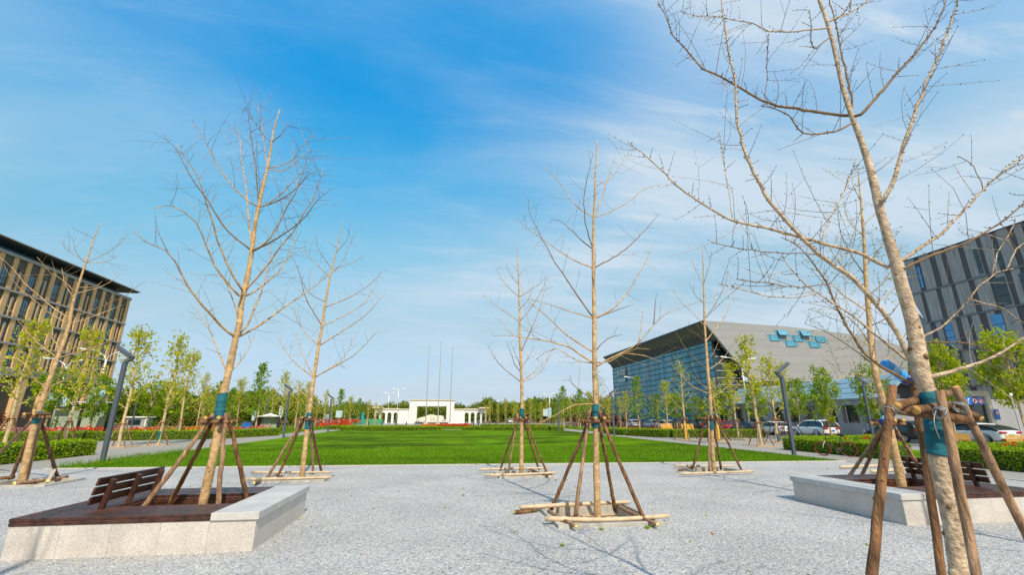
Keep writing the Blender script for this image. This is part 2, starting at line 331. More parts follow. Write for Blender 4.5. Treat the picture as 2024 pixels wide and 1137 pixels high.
# ------------------------------------------------------------------ mesh helpers
class MB:
    """collects verts/faces of ONE mesh"""
    def __init__(self): self.v, self.f, self.mi = [], [], []
    def add(self, vs, fs, mi=0):
        o = len(self.v); self.v.extend(tuple(p) for p in vs)
        for q in fs: self.f.append(tuple(i + o for i in q)); self.mi.append(mi)
    def box(self, lo, hi, mi=0, M=None):
        x0, y0, z0 = lo; x1, y1, z1 = hi
        vs = [(x0, y0, z0), (x1, y0, z0), (x1, y1, z0), (x0, y1, z0), (x0, y0, z1), (x1, y0, z1), (x1, y1, z1), (x0, y1, z1)]
        if M is not None: vs = [M @ Vector(p) for p in vs]
        self.add(vs, [(0, 3, 2, 1), (4, 5, 6, 7), (0, 1, 5, 4), (1, 2, 6, 5), (2, 3, 7, 6), (3, 0, 4, 7)], mi)
    def prism(self, poly, z0, z1, mi=0):
        n = len(poly)
        vs = [(p[0], p[1], z0) for p in poly] + [(p[0], p[1], z1) for p in poly]
        self.add(vs, [tuple(range(n - 1, -1, -1)), tuple(range(n, 2 * n))] + [(i, (i + 1) % n, n + (i + 1) % n, n + i) for i in range(n)], mi)
    def extrude(self, poly, off, mi=0):                      # 3-D polygon swept by an offset
        n = len(poly); off = Vector(off); a = [Vector(p) for p in poly]
        vs = a + [p + off for p in a]
        self.add(vs, [tuple(range(n - 1, -1, -1)), tuple(range(n, 2 * n))] + [(i, (i + 1) % n, n + (i + 1) % n, n + i) for i in range(n)], mi)
    def tube(self, pts, radii, k=6, cap=True, mi=0, capmi=None, jit=0.0):
        pts = [Vector(p) for p in pts]; n = len(pts)
        if not hasattr(radii, '__len__'): radii = [radii] * n
        t0 = (pts[1] - pts[0]).normalized()
        ref = Vector((0, 0, 1)) if abs(t0.z) < 0.9 else Vector((1, 0, 0))
        u = t0.cross(ref).normalized(); vs = []
        for i in range(n):
            t = (pts[min(i + 1, n - 1)] - pts[max(i - 1, 0)])
            if t.length < 1e-9: t = t0
            t = t.normalized(); u = (u - t * u.dot(t)).normalized(); w = t.cross(u)
            for j in range(k):
                a = 2 * math.pi * j / k
                r = radii[i] * (1 + (random.uniform(-jit, jit) if jit else 0))
                vs.append(pts[i] + (u * math.cos(a) + w * math.sin(a)) * r)
        fs = [(i * k + j, i * k + (j + 1) % k, (i + 1) * k + (j + 1) % k, (i + 1) * k + j) for i in range(n - 1) for j in range(k)]
        self.add(vs, fs, mi)
        if cap:
            o = len(self.v) - n * k
            self.f.append(tuple(o + j for j in range(k - 1, -1, -1))); self.mi.append(mi if capmi is None else capmi)
            self.f.append(tuple(o + (n - 1) * k + j for j in range(k))); self.mi.append(mi if capmi is None else capmi)
    def disc(self, c, n, r, k=20, th=0.01, mi=0):
        n = Vector(n).normalized(); self.tube([Vector(c), Vector(c) + n * th], r, k, mi=mi)
    def torus(self, c, axis, R_, r, k=28, kk=8, mi=0):
        axis = Vector(axis).normalized(); u = axis.orthogonal().normalized(); w = axis.cross(u); c = Vector(c)
        vs = []
        for i in range(k):
            a = 2 * math.pi * i / k; d = u * math.cos(a) + w * math.sin(a)
            for j in range(kk):
                b = 2 * math.pi * j / kk; vs.append(c + d * (R_ + r * math.cos(b)) + axis * (r * math.sin(b)))
        self.add(vs, [(i * kk + j, ((i + 1) % k) * kk + j, ((i + 1) % k) * kk + (j + 1) % kk, i * kk + (j + 1) % kk) for i in range(k) for j in range(kk)], mi)
    def build(self, name, mats, parent=None, loc=None, smooth=False):
        me = bpy.data.meshes.new(name); me.from_pydata(self.v, [], self.f)
        ms = mats if isinstance(mats, (list, tuple)) else [mats]
        for m in ms: me.materials.append(MATS[m])
        if len(ms) > 1: me.polygons.foreach_set('material_index', self.mi)
        if smooth: me.polygons.foreach_set('use_smooth', [True] * len(me.polygons))
        me.update()
        o = bpy.data.objects.new(name, me); COL.objects.link(o)
        if parent is not None: o.parent = parent
        if loc is not None: o.location = loc
        return o

def bevelled(o, w=0.01, seg=2):
    b = o.modifiers.new('bevel', 'BEVEL'); b.width = w; b.segments = seg; b.limit_method = 'ANGLE'; b.angle_limit = R(40)
    return o
def tag(o, label=None, cat=None, group=None, kind=None):
    if label: o['label'] = label
    if cat: o['category'] = cat
    if group: o['group'] = group
    if kind: o['kind'] = kind
    return o
def empty(name, loc=(0, 0, 0), rz=0.0):
    o = bpy.data.objects.new(name, None); COL.objects.link(o); o.location = loc; o.rotation_euler = (0, 0, rz); o.empty_display_size = 0.2
    return o
def copy_tree(o, parent=None):
    c = o.copy(); COL.objects.link(c)
    if parent is not None: c.parent = parent
    for ch in list(o.children): copy_tree(ch, c)
    return c
def np_quads(name, V, mats, parent=None, per=4):
    """V: (n, per, 3) array of separate faces -> one mesh"""
    n = V.shape[0]; me = bpy.data.meshes.new(name)
    me.vertices.add(n * per); me.vertices.foreach_set('co', V.reshape(-1).astype(np.float32))
    me.loops.add(n * per); me.loops.foreach_set('vertex_index', np.arange(n * per, dtype=np.int32))
    me.polygons.add(n); me.polygons.foreach_set('loop_start', np.arange(0, n * per, per, dtype=np.int32))
    me.update(calc_edges=True)
    for m in (mats if isinstance(mats, (list, tuple)) else [mats]): me.materials.append(MATS[m])
    o = bpy.data.objects.new(name, me); COL.objects.link(o)
    if parent is not None: o.parent = parent
    return o
def leaf_array(C, size, rng, flat=0.0, asp=0.7, var=0.35):
    """leaf-shaped quads at centres C (n,3)"""
    n = len(C)
    a = rng.normal(size=(n, 3)); a[:, 2] *= (1 - 0.5 * flat); a /= np.linalg.norm(a, axis=1)[:, None]
    r = rng.normal(size=(n, 3)); r -= a * (r * a).sum(1)[:, None]
    if flat: r[:, 2] *= (1 - flat)
    r /= np.linalg.norm(r, axis=1)[:, None] + 1e-9
    s = size * (1 + rng.uniform(-var, var, n))[:, None]
    k = rng.uniform(-0.15, 0.15, (n, 3)) * s
    return np.stack([C - a * s * 0.5, C + r * s * 0.5 * asp - a * s * 0.05 + k, C + a * s * 0.55, C - r * s * 0.5 * asp - a * s * 0.05 + k], axis=1)
def smooth_path(pts, step):
    """Catmull-Rom through pts, resampled at about `step`"""
    P = [Vector(p) for p in pts]
    if len(P) == 2: P.insert(1, (P[0] + P[1]) / 2)
    Q = [P[0] * 2 - P[1]] + P + [P[-1] * 2 - P[-2]]; out = []
    for i in range(1, len(Q) - 2):
        p0, p1, p2, p3 = Q[i - 1:i + 3]; m = max(1, int((p2 - p1).length / step))
        for j in range(m):
            t = j / m
            out.append(0.5 * ((2 * p1) + (p2 - p0) * t + (2 * p0 - 5 * p1 + 4 * p2 - p3) * t * t + (3 * p1 - p0 - 3 * p2 + p3) * t ** 3))
    out.append(P[-1]); return out
# ------------------------------------------------------------------ the setting: ground, lawn, gravel, paths, road
def sheet(name, poly, z, m, kind='structure'):
    mb = MB(); mb.add([(p[0], p[1], z) for p in poly], [tuple(range(len(poly)))])
    o = mb.build(name, m); tag(o, kind=kind); return o
def grid_sheet(name, x0, x1, y0, y1, z, m):
    return sheet(name, [(x0, y0), (x1, y0), (x1, y1), (x0, y1)], z, m)
mb = MB()                                                   # one sheet to the horizon, open under the gravel where the tree pits are dug
for x0_, x1_, y0_, y1_ in ((-2500, -14, -400, 3500), (16.5, 2500, -400, 3500), (-14, 16.5, -400, -11.5), (-14, 16.5, 17.2, 3500)): mb.add([(x0_, y0_, -.16), (x1_, y0_, -.16), (x1_, y1_, -.16), (x0_, y1_, -.16)], [(0, 1, 2, 3)])
mb.add([(-14, -11.5, -.4), (16.5, -11.5, -.4), (16.5, 17.2, -.4), (-14, 17.2, -.4)], [(0, 1, 2, 3)])
tag(mb.build('ground', 'ground_far'), kind='structure')
mb = MB()
for q_ in ([(-50, -30), (-14.4, -30), (-14.4, 150), (-50, 150)], [(16.9, -30), (29.5, -30), (29.5, 150), (16.9, 150)], [(-14.399, 19.70), (2.63, 18.86), (16.899, 18.02), (16.899, 150), (-14.399, 150)], [(-14.399, -30), (16.899, -30), (16.899, -12), (-14.399, -12)]):
    mb.prism(q_, -0.158, -0.010)
tag(mb.build('pavement', 'pave_slab'), kind='structure')
mb = MB(); mb.prism([(29.52, -30), (29.75, -30), (29.75, 150), (29.52, 150)], -0.157, 0.005)
tag(mb.build('kerb', 'kerb_stone'), kind='structure')
grid_sheet('road', 29.76, 39.4, -60, 400, -0.154, 'asphalt')
mb = MB()
for y in np.arange(-30, 140, 5.6): mb.add([(34.85, y, -0.149), (34.95, y, -0.149), (34.95, y + 2.4, -0.149), (34.85, y + 2.4, -0.149)], [(0, 1, 2, 3)])
tag(mb.build('road_marking', 'marking'), kind='structure')
mb = MB(); mb.prism([(39.42, -30), (39.6, -30), (39.6, 150), (39.42, 150)], -0.157, 0.0); mb.prism([(39.62, -30), (75, -30), (75, 150), (39.62, 150)], -0.157, -0.012)
tag(mb.build('far_pavement', 'paving'), kind='structure')
grid_sheet('side_road', -62, -51, -60, 400, -0.154, 'asphalt')
# gravel and lawn
LN = [(-13.95, 19.80), (2.63, 18.97), (16.90, 18.12)]
GR = [(-14.35, -12), (16.85, -12), (16.85, 18.05), (2.63, 18.90), (-14.35, 19.75)]
PITS = {'E': (2.03, 3.93, 8.22, 10.35), 'D': (1.85, 3.65, 14.8, 16.3), 'C': (-4.95, -3.25, 14.8, 16.2), 'F': (8.55, 10.25, 15.0, 16.3), 'A': (-12.2, -10.4, 14.9, 16.4)}
def gravel_sheet():                         # one sheet with square openings for the tree pits
    xs = sorted({-14.35, 2.63, 16.85} | {v for p in PITS.values() for v in p[:2]}); ys = sorted({-12.0, 17.0} | {v for p in PITS.values() for v in p[2:]}); mb = MB()
    for xa, xb in zip(xs, xs[1:]):
        for ya, yb in zip(ys, ys[1:]):
            if any(p[0] <= (xa + xb) / 2 <= p[1] and p[2] <= (ya + yb) / 2 <= p[3] for p in PITS.values()): continue
            mb.add([(xa, ya, 0), (xb, ya, 0), (xb, yb, 0), (xa, yb, 0)], [(0, 1, 2, 3)])
        f = lambda x: float(np.interp(x, [-14.35, 2.63, 16.85], [19.75, 18.90, 18.05])); mb.add([(xa, 17, 0), (xb, 17, 0), (xb, f(xb), 0), (xa, f(xa), 0)], [(0, 1, 2, 3)])
    tag(mb.build('gravel_ground', 'gravel'), kind='structure')
gravel_sheet()
LAWN = [(-13.85, 19.87), (2.63, 19.06), (16.95, 18.26), (17.05, 68.4), (-14.0, 71.6)]
sheet('lawn', LAWN, 0.012, 'lawn_turf')
def strip(name, pts, w, z0, z1, m):
    mb = MB()
    for a, b in zip(pts, pts[1:]):
        a, b = Vector(a), Vector(b); d = (b - a).normalized(); q = Vector((-d.y, d.x)) * w / 2; d = d * 0.0
        mb.prism([a - q, b - q, b + q, a + q], z0, z1)
    o = mb.build(name, m); tag(o, kind='structure'); return o
strip('lawn_kerb', [Vector((-13.98, 19.82)), Vector((2.63, 18.98)), Vector((17.0, 18.16))], 0.14, -0.05, 0.030, 'kerb_stone')
strip('path_kerb', [Vector((-14.43, -12)), Vector((-14.43, 19.8))], 0.12, -0.05, 0.022, 'kerb_stone')
strip('path_kerb', [Vector((16.93, -12)), Vector((16.93, 18.0))], 0.12, -0.05, 0.022, 'kerb_stone')
# lawn beyond the far hedge, plaza before the gate, beds on both sides
sheet('far_lawn', [(-17, 74), (17, 71), (17, 108), (-17, 108)], 0.004, 'lawn_turf')
sheet('side_lawn', [(-49, 45.5), (-24, 46.5), (-19.5, 47.4), (-17.2, 55), (-17.2, 74), (-20, 120), (-49, 120)], 0.004, 'lawn_turf')
sheet('side_lawn', [(20.2, 46.2), (29.3, 41.5), (29.3, 120), (20.2, 120)], 0.004, 'lawn_turf')
sheet('side_lawn', [(21.4, -10), (29.3, -10), (29.3, 23), (21.4, 25)], 0.004, 'lawn_turf')
sheet('side_lawn', [(-49, -10), (-19.2, -10), (-19.2, 27), (-49, 37)], 0.004, 'lawn_turf')

# grass blades standing in the near lawn (nobody could count them)
def grass_blades():
    n = 90000
    y = 18.1 + 14 * (1 - np.sqrt(1 - RNG.random(n))); x = RNG.uniform(-13.85, 16.95, n)
    edge = 19.06 - 0.0495 * (x - 2.63)
    ok = (y > edge - 0.03); x, y = x[ok], y[ok]; n = len(x)
    h = RNG.uniform(0.035, 0.085, n) * (1 + 0.5 * (RNG.random(n) > 0.96)); a = RNG.uniform(0, 6.28, n); w = RNG.uniform(0.006, 0.014, n) * (1 + (y - 18) * 0.03)
    B = np.stack([x, y, np.full(n, 0.012)], 1); D = np.stack([np.cos(a) * w, np.sin(a) * w, np.zeros(n)], 1)
    T = B + np.stack([RNG.normal(0, 0.025, n), RNG.normal(0, 0.025, n), h], 1)
    o = np_quads('grass', np.stack([B - D, B + D, T], 1), 'grass_blade', per=3); tag(o, kind='stuff')
grass_blades()
# loose chippings lying on the gravel
def stones():
    n = 26000
    y = 2.5 + 15.2 * RNG.random(n) ** 1.25; x = RNG.uniform(-14.2, 16.7, n)
    s = RNG.uniform(0.004, 0.009, n); base = np.array([(1, 0, 0), (0, 1, 0), (-1, 0, 0), (0, -1, 0), (0, 0, 1)], float)
    q = RNG.uniform(0.6, 1.3, (n, 5, 3)); a = RNG.uniform(0, 6.28, n); V = base[None] * q
    ca, sa = np.cos(a)[:, None], np.sin(a)[:, None]
    V = np.stack([V[..., 0] * ca - V[..., 1] * sa, V[..., 0] * sa + V[..., 1] * ca, V[..., 2] * 0.8], -1) * s[:, None, None]
    V += np.stack([x, y, np.full(n, 0.001)], 1)[:, None]
    tri = [(0, 1, 4), (1, 2, 4), (2, 3, 4), (3, 0, 4)]
    me = bpy.data.meshes.new('loose_stones'); F = (np.arange(n)[:, None, None] * 5 + np.array(tri)[None]).reshape(-1, 3)
    me.from_pydata(V.reshape(-1, 3).tolist(), [], F.tolist()); me.materials.append(MATS['chipping'])
    o = bpy.data.objects.new('loose_stones', me); COL.objects.link(o); tag(o, kind='stuff')
leafmat('chipping', (0.30, 0.30, 0.31), (0.70, 0.69, 0.66), 0.0, 0.9)
stones()

def litter():
    n = 150; C = np.stack([RNG.uniform(-13, 16, n), 5.5 + 12.5 * RNG.random(n) ** 1.3, RNG.uniform(.012, .022, n)], 1)
    tag(np_quads('leaf_litter', leaf_array(C, .045, RNG, .85), 'dry_leaf'), kind='stuff')
    n = 260; C = np.stack([RNG.normal(0, .35, n) + RNG.choice([-2.3, -2.35, 2.9, 1.5, 9.0, 3.8, 5.5], n), RNG.normal(0, .5, n) + RNG.choice([8.3, 9.3, 12.5, 15, 17.5, 10.9, 16.0], n), RNG.uniform(.008, .03, n)], 1)
    tag(np_quads('sprouting_grass', leaf_array(C, .035, RNG, .3), 'leaf_hedge'), kind='stuff')
leafmat('dry_leaf', (0.22, 0.09, 0.03), (0.48, 0.28, 0.12), 0.2)
litter()

# ------------------------------------------------------------------ left office building
def yz_at(px, py, X):
    d = ray(px, py); t = X / d[0]; return d[1] * t, EYE + d[2] * t
def office_building():
    X0, Y0, Y1 = -60.0, 55.6, 95.2; top = 23.9
    b = empty('office_building', (X0, Y1, -0.15)); 
    tag(b, 'tan brick office block with dark window panels and a dark flat overhanging roof', 'building')
    def part(mb, name, m, parent=None): 
        o = mb.build(name, m, parent or b)
        if parent is None: o.matrix_parent_inverse = Matrix.Translation((-X0, -Y1, 0.15))
        return o
    lev = [8.25, 11.7, 15.2, 18.8, 23.6]
    pitch, pw = 2.2, 0.74; nb = 18
    wall = MB(); wall.box((-80, Y0, -0.15), (X0 - 0.75, Y1 - 0.02, top - 0.3))           # core
    wall.box((X0 - 0.75, Y1 - 0.5, -0.15), (X0 - 0.02, Y1, top - 0.1))
    for i in range(nb + 1):
        yc = Y1 - 0.45 - i * pitch
        for k in range(4): wall.box((X0 - 0.74, yc - pw / 2, lev[k] + 0.16), (X0, yc + pw / 2, lev[k + 1] - 0.16))
        if i % 2 == 0: wall.box((X0 - 0.74, yc - 0.75, -0.15), (X0 - 0.05, yc + 0.75, lev[0] - 0.9))
        for k in range(4):
            if i % 2 == 0 and i < nb:                                                   # thin pier between a pair of windows
                y2 = yc - pitch / 2; wall.box((X0 - 0.6, y2 - 0.11, lev[k] + 0.16), (X0 - 0.06, y2 + 0.11, lev[k + 1] - (1.9 if k == 3 else 0.7)))
    part(wall, 'wall', 'brick_tan')
    cl = MB()
    for k in range(4):
        cl.box((X0 - 0.70, Y0, lev[k + 1] - (1.75 if k == 3 else 0.62)), (X0 - 0.13, Y1 - 0.52, lev[k + 1] - 0.17))
        cl.box((X0 - 0.70, Y0, lev[k] + 0.17), (X0 - 0.15, Y1 - 0.52, lev[k] + 0.62))
    cl.box((X0 - 0.74, Y0, 0.0), (X0 - 0.62, Y1 - 0.52, lev[0] - 0.9))
    part(cl, 'cladding', 'cladding_dark')
    for k in range(5):
        bd = MB(); bd.box((X0 - 0.72, Y0, lev[k] - 0.15), (X0 + 0.10, Y1 + 0.10, lev[k] + (0.15 if k < 4 else 0.32)))
        if k == 0: bd.box((X0 - 0.71, Y0, lev[k] - 0.9), (X0 - 0.02, Y1 + 0.02, lev[k] - 0.151))
        part(bd, 'string_course', 'band_grey')
    rf = MB(); rf.box((-79, Y0, 24.95), (X0 + 0.95, Y1 + 0.15, 25.12)); rf.box((-79, Y0, 25.122), (X0 + 1.15, Y1 + 0.35, 25.30))
    r = part(rf, 'roof', 'roof_dark')
    gt = MB(); gt.box((X0 + 1.152, Y0, 25.13), (X0 + 1.22, Y1 + 0.36, 25.28)); part(gt, 'gutter', 'band_grey')
    ph = MB(); ph.box((-78, Y0, 23.9), (X0 - 1.6, Y1 - 2.0, 24.94)); part(ph, 'penthouse', 'soffit_dark')
    for i in range(8):
        p = MB(); p.box((X0 - 1.62, 66 + i * 1.1, 24.0), (X0 - 1.58, 67.0 + i * 1.1, 24.8)); part(p, 'penthouse_window', 'glass_blue')
    # windows: one wide and one narrow pattern, copied over the facade
    def window(w, h, bars):
        f = MB(); f.box((-0.08, -w / 2, 0), (0, w / 2, 0.06)); f.box((-0.08, -w / 2, h - 0.06), (0, w / 2, h))
        for yy in [-w / 2] + bars + [w / 2 - 0.05]: f.box((-0.081, yy, 0.061), (0.002, yy + 0.05, h - 0.061))
        f.box((-0.079, -w / 2 + 0.051, h * 0.28), (-0.004, w / 2 - 0.051, h * 0.28 + 0.05))
        o = f.build('window', 'dark_metal', b); p = MB(); p.box((-0.05, -w / 2 + 0.02, 0.02), (-0.03, w / 2 - 0.02, h - 0.02)); p.build('pane', 'glass_office', o)
        return o
    protos = {}
    for i in range(nb):
        yc = Y1 - 0.45 - (i + 0.5) * pitch
        for k in range(4):
            h = lev[k + 1] - lev[k] - 0.62 - (1.75 if k == 3 else 0.62)
            for w, ys in (((1.30, (0,)) if i % 2 else (0.50, (-0.40, 0.40)))), :
                for dy in ys:
                    key = (w, round(h, 2))
                    if key not in protos: o = protos[key] = window(w, h, [-0.22, 0.18] if w > 1 else [])
                    else: o = copy_tree(protos[key])
                    o.location = (-0.20, yc + dy - Y1, lev[k] + 0.62 + 0.15)
mat('glass_office', (0.03, 0.10, 0.15), 0.08, 0.6, 0.25, spec=1.0, col2=(0.05, 0.20, 0.30))
office_building()

# ------------------------------------------------------------------ sports hall with glass front and slanting end wall
def sports_hall():
    XE, ZE, XF, ZF, YN, YF = 40.4, 16.5, 42.4, 13.5, 65.3, 111.0
    XB, ZB = 47.5, 7.15
    b = empty('sports_hall', (XF, YN, 0)); tag(b, 'grey sports hall with slanting end wall, deep eaves and a tall blue glass front', 'building')
    inv = Matrix.Translation((-XF, -YN, 0))
    def part(mb, name, m, parent=None):
        o = mb.build(name, m, parent or b)
        if parent is None: o.matrix_parent_inverse = inv
        return o
    end = [(XE, ZE), (55, 15.95), (69.5, 14.75), (77.3, 12.85), (98, 7.6), (98, ZB), (XB, ZB)]
    e = MB(); e.extrude([(x, YN, z) for x, z in end], (0, 0.6, 0)); part(e, 'end_wall', 'hall_panel')
    r = MB(); top = [(XE, ZE), (55, 15.95), (69.5, 14.75), (77.3, 12.85), (98, 7.6)]
    for (xa, za), (xb, zb) in zip(top, top[1:]): r.extrude([(xa, YN + 0.61, za), (xb, YN + 0.61, zb), (xb, YN + 0.61, zb - 0.3), (xa, YN + 0.61, za - 0.3)], (0, YF - YN, 0))
    part(r, 'roof', 'hall_panel')
    # underside of the eaves: pale boarding, then a dark panelled strip down to the glass
    def lx(z): return XE + (ZE - z) * (XB - XE) / (ZE - ZB)
    zm = 15.0
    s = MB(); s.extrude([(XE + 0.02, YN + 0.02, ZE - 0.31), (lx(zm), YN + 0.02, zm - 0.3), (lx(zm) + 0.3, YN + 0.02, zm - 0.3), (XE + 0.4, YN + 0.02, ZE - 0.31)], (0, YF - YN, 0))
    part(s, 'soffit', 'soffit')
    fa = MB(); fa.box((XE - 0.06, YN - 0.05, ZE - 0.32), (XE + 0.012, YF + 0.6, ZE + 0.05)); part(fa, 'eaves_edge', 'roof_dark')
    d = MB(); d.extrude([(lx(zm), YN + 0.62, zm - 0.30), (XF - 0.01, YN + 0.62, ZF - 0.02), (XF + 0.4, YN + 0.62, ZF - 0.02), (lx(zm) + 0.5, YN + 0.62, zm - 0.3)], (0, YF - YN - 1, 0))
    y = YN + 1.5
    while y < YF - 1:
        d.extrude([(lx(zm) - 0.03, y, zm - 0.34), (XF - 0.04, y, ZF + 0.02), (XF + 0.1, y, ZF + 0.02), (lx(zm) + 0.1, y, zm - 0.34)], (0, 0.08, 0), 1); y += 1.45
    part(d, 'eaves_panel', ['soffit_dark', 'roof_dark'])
    g = MB(); g.box((XF, YN + 1.6, 0), (XF + 0.1, YF, ZF)); part(g, 'glass_front', 'glass_hall')
    for k in range(13):
        m = MB(); m.box((XF - 0.07, YN + 1.55, 0.9 + k * 1.0), (XF - 0.002, YF + 0.01, 1.03 + k * 1.0)); part(m, 'mullion', 'mullion')
    for k in range(12):
        m = MB(); y = YN + 3.4 + k * 3.8; m.box((XF - 0.012, y, 0.02), (XF - 0.001, y + 0.03, ZF - 0.03)); part(m, 'glazing_bar', 'mullion')
    # glazed return under the slanting end
    g2 = MB(); g2.add([(XF + 0.1, YN + 1.58, 0), (XB + 4, YN + 1.58, 0), (XB + 4, YN + 1.58, ZB), (XB, YN + 1.58, ZB), (XF + 0.1, YN + 1.58, ZF)], [(0, 1, 2, 3, 4)])
    part(g2, 'end_glazing', 'glass_dark')
    for k in range(10):
        z = 2.2 + k * 1.1; m = MB(); m.box((XF + 0.11, YN + 1.42, z), (min(lx(z) - 0.1, XB + 2) if z > ZB else XB + 2, YN + 1.55, z + 0.09)); part(m, 'end_mullion', 'mullion_pale')
    m = MB(); m.box((XF - 0.05, YN + 1.40, 0), (XF + 0.14, YN + 1.59, ZF)); part(m, 'corner_post', 'mullion')
    m = MB(); m.box((XB + 0.6, YN + 1.30, 0), (XB + 0.8, YN + 1.5, 8.6)); part(m, 'mast', 'white_metal')
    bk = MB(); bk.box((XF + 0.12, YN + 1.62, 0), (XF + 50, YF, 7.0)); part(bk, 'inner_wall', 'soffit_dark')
    fw = MB(); fw.extrude([(lx(ZF) + 0.11, YF + 0.01, ZF - .02), (98, YF + 0.01, 7.2), (98, YF + 0.01, 0), (XF + .11, YF + 0.01, 0)], (0, 0.4, 0)); part(fw, 'rear_wall', 'hall_panel')
    # skylights on the end wall
    def sky_at(px, py): 
        p = at(px, py, YN); return p.x, p.z
    for px, py, opened in ((1545, 659, 1), (1531, 668, 0), (1563, 679, 0), (1577, 669.5, 0), (1590, 660.5, 1), (1609, 681, 0), (1621, 671, 0)):
        x, z = sky_at(px, py); w, h, q = 0.85, 1.02, 0.60
        f = MB(); f.extrude([(-w - q, -0.014, h / 2), (w, -0.014, h / 2), (w + q, -0.014, -h / 2), (-w, -0.014, -h / 2)], (0, 0.010, 0))
        o = f.build('skylight', 'skylight_glass', b); o.location = (x - XF, 0, z)
        p = MB(); M = Matrix.Translation((0, -0.05, h / 2)) @ Matrix.Rotation(R(-28 if opened else 0), 4, 'X')
        p.box((-w * 0.95, -0.03, -h), (w * 0.95, 0.02, 0), M=M); sh = p.build('sash', 'skylight_glass', o)
        e = MB(); e.box((-w * 0.98, -0.036, -h - .03), (w * 0.98, 0.026, -h + .02), M=M); e.box((-w * .98, -.035, -h + .021), (-w * .94, .025, 0), M=M); e.box((w * .94, -.035, -h + .021), (w * .98, .025, 0), M=M); e.build('sash_frame', 'mullion', o)
    # sign on the glass: three tall characters and a small pale plate under them
    y, z = yz_at(1230, 738, XF); sg = empty('sign', (-0.25, y - YN, z - 0.0)); sg.parent = b
    cu = bpy.data.curves.new('sign_text', 'FONT'); cu.body = '体育馆'; cu.size = 1.75; cu.extrude = 0.09; cu.align_x = 'CENTER'; cu.align_y = 'CENTER'
    tmp = bpy.data.objects.new('tmp', cu); COL.objects.link(tmp); dg = bpy.context.evaluated_depsgraph_get()
    me = bpy.data.meshes.new_from_object(tmp.evaluated_get(dg)); bpy.data.objects.remove(tmp)
    me.materials.clear(); me.materials.append(MATS['white_paint'])
    t = bpy.data.objects.new('lettering', me); COL.objects.link(t); t.parent = sg; t.rotation_euler = (R(90), 0, R(-90))
    pl = MB(); pl.box((0.02, -2.2, -2.1), (0.10, 2.2, -1.25)); pl.build('plate', 'banner_pale', sg)
    return b
mat('banner_pale', (0.42, 0.55, 0.62), 0.5, 0.25, 2)
sports_hall()

def podium():
    X, Y0, Y1 = 42.0, 38.9, 65.2
    b = empty('podium_wing', (X, Y0, 0)); tag(b, 'low grey hall wing with dark openings, slanted piers and a blue sloping canopy', 'building')
    inv = Matrix.Translation((-X, -Y0, 0))
    def part(mb, name, m):
        o = mb.build(name, m, b); o.matrix_parent_inverse = inv; return o
    w = MB(); w.box((X, Y0, -0.15), (X + 0.5, Y1, 1.22)); w.box((X, Y0, 2.98), (X + 0.5, Y1, 3.5))
    w.box((X - 0.12, Y0, 3.502), (X + 0.5, Y1, 3.66)); w.box((X + 0.02, Y0 + 0.02, -0.15), (62, Y0 + 0.4, 3.49)); w.box((X + 3.0, Y0 + .41, 3.3), (62, Y1, 3.48))
    part(w, 'wall', 'podium_grey')
    y = Y0; ys = []
    while y < Y1 - 0.6: ys.append(y); y += 2.65
    for y in ys:
        p = MB(); p.extrude([(X - 0.001, y, 2.979), (X - 0.001, y + 0.95, 2.979), (X - 0.001, y + 0.62, 1.221), (X - 0.001, y, 1.221)], (0.5, 0, 0)); part(p, 'pier', 'podium_grey')
    for k, y in enumerate(ys):
        m = MB(); m.box((X + 0.46, y + 0.1, 1.23), (X + 0.60, y + 2.5, 2.97)); part(m, 'window', 'glass_dark' if k % 3 else 'glass_reflect')
    c = MB(); c.extrude([(X - 0.05, Y0, 3.662), (X + 2.9, Y0, 5.95), (X + 3.1, Y0, 5.85), (X + 0.3, Y0, 3.662)], (0, Y1 - Y0 - 0.1, 0)); part(c, 'canopy', 'canopy_blue')
    c = MB(); 
    for z in (0.25, 0.5, 0.75): 
        c.box((X - 0.07 + 2.95 * z, Y0, 3.66 + 2.29 * z), (X + 0.0 + 2.95 * z, Y1 - .12, 3.70 + 2.29 * z))
    part(c, 'canopy_rail', 'podium_grey')
    s = MB(); s.box((X + 3.12, Y1 - 2.6, 3.5), (62, Y1 - 0.02, 5.9)); part(s, 'upper_wall', 'brown_soffit')
mat('glass_reflect', (0.10, 0.10, 0.10), 0.12, 0.9, 1.3, spec=0.8, col2=(0.42, 0.40, 0.38))
podium()

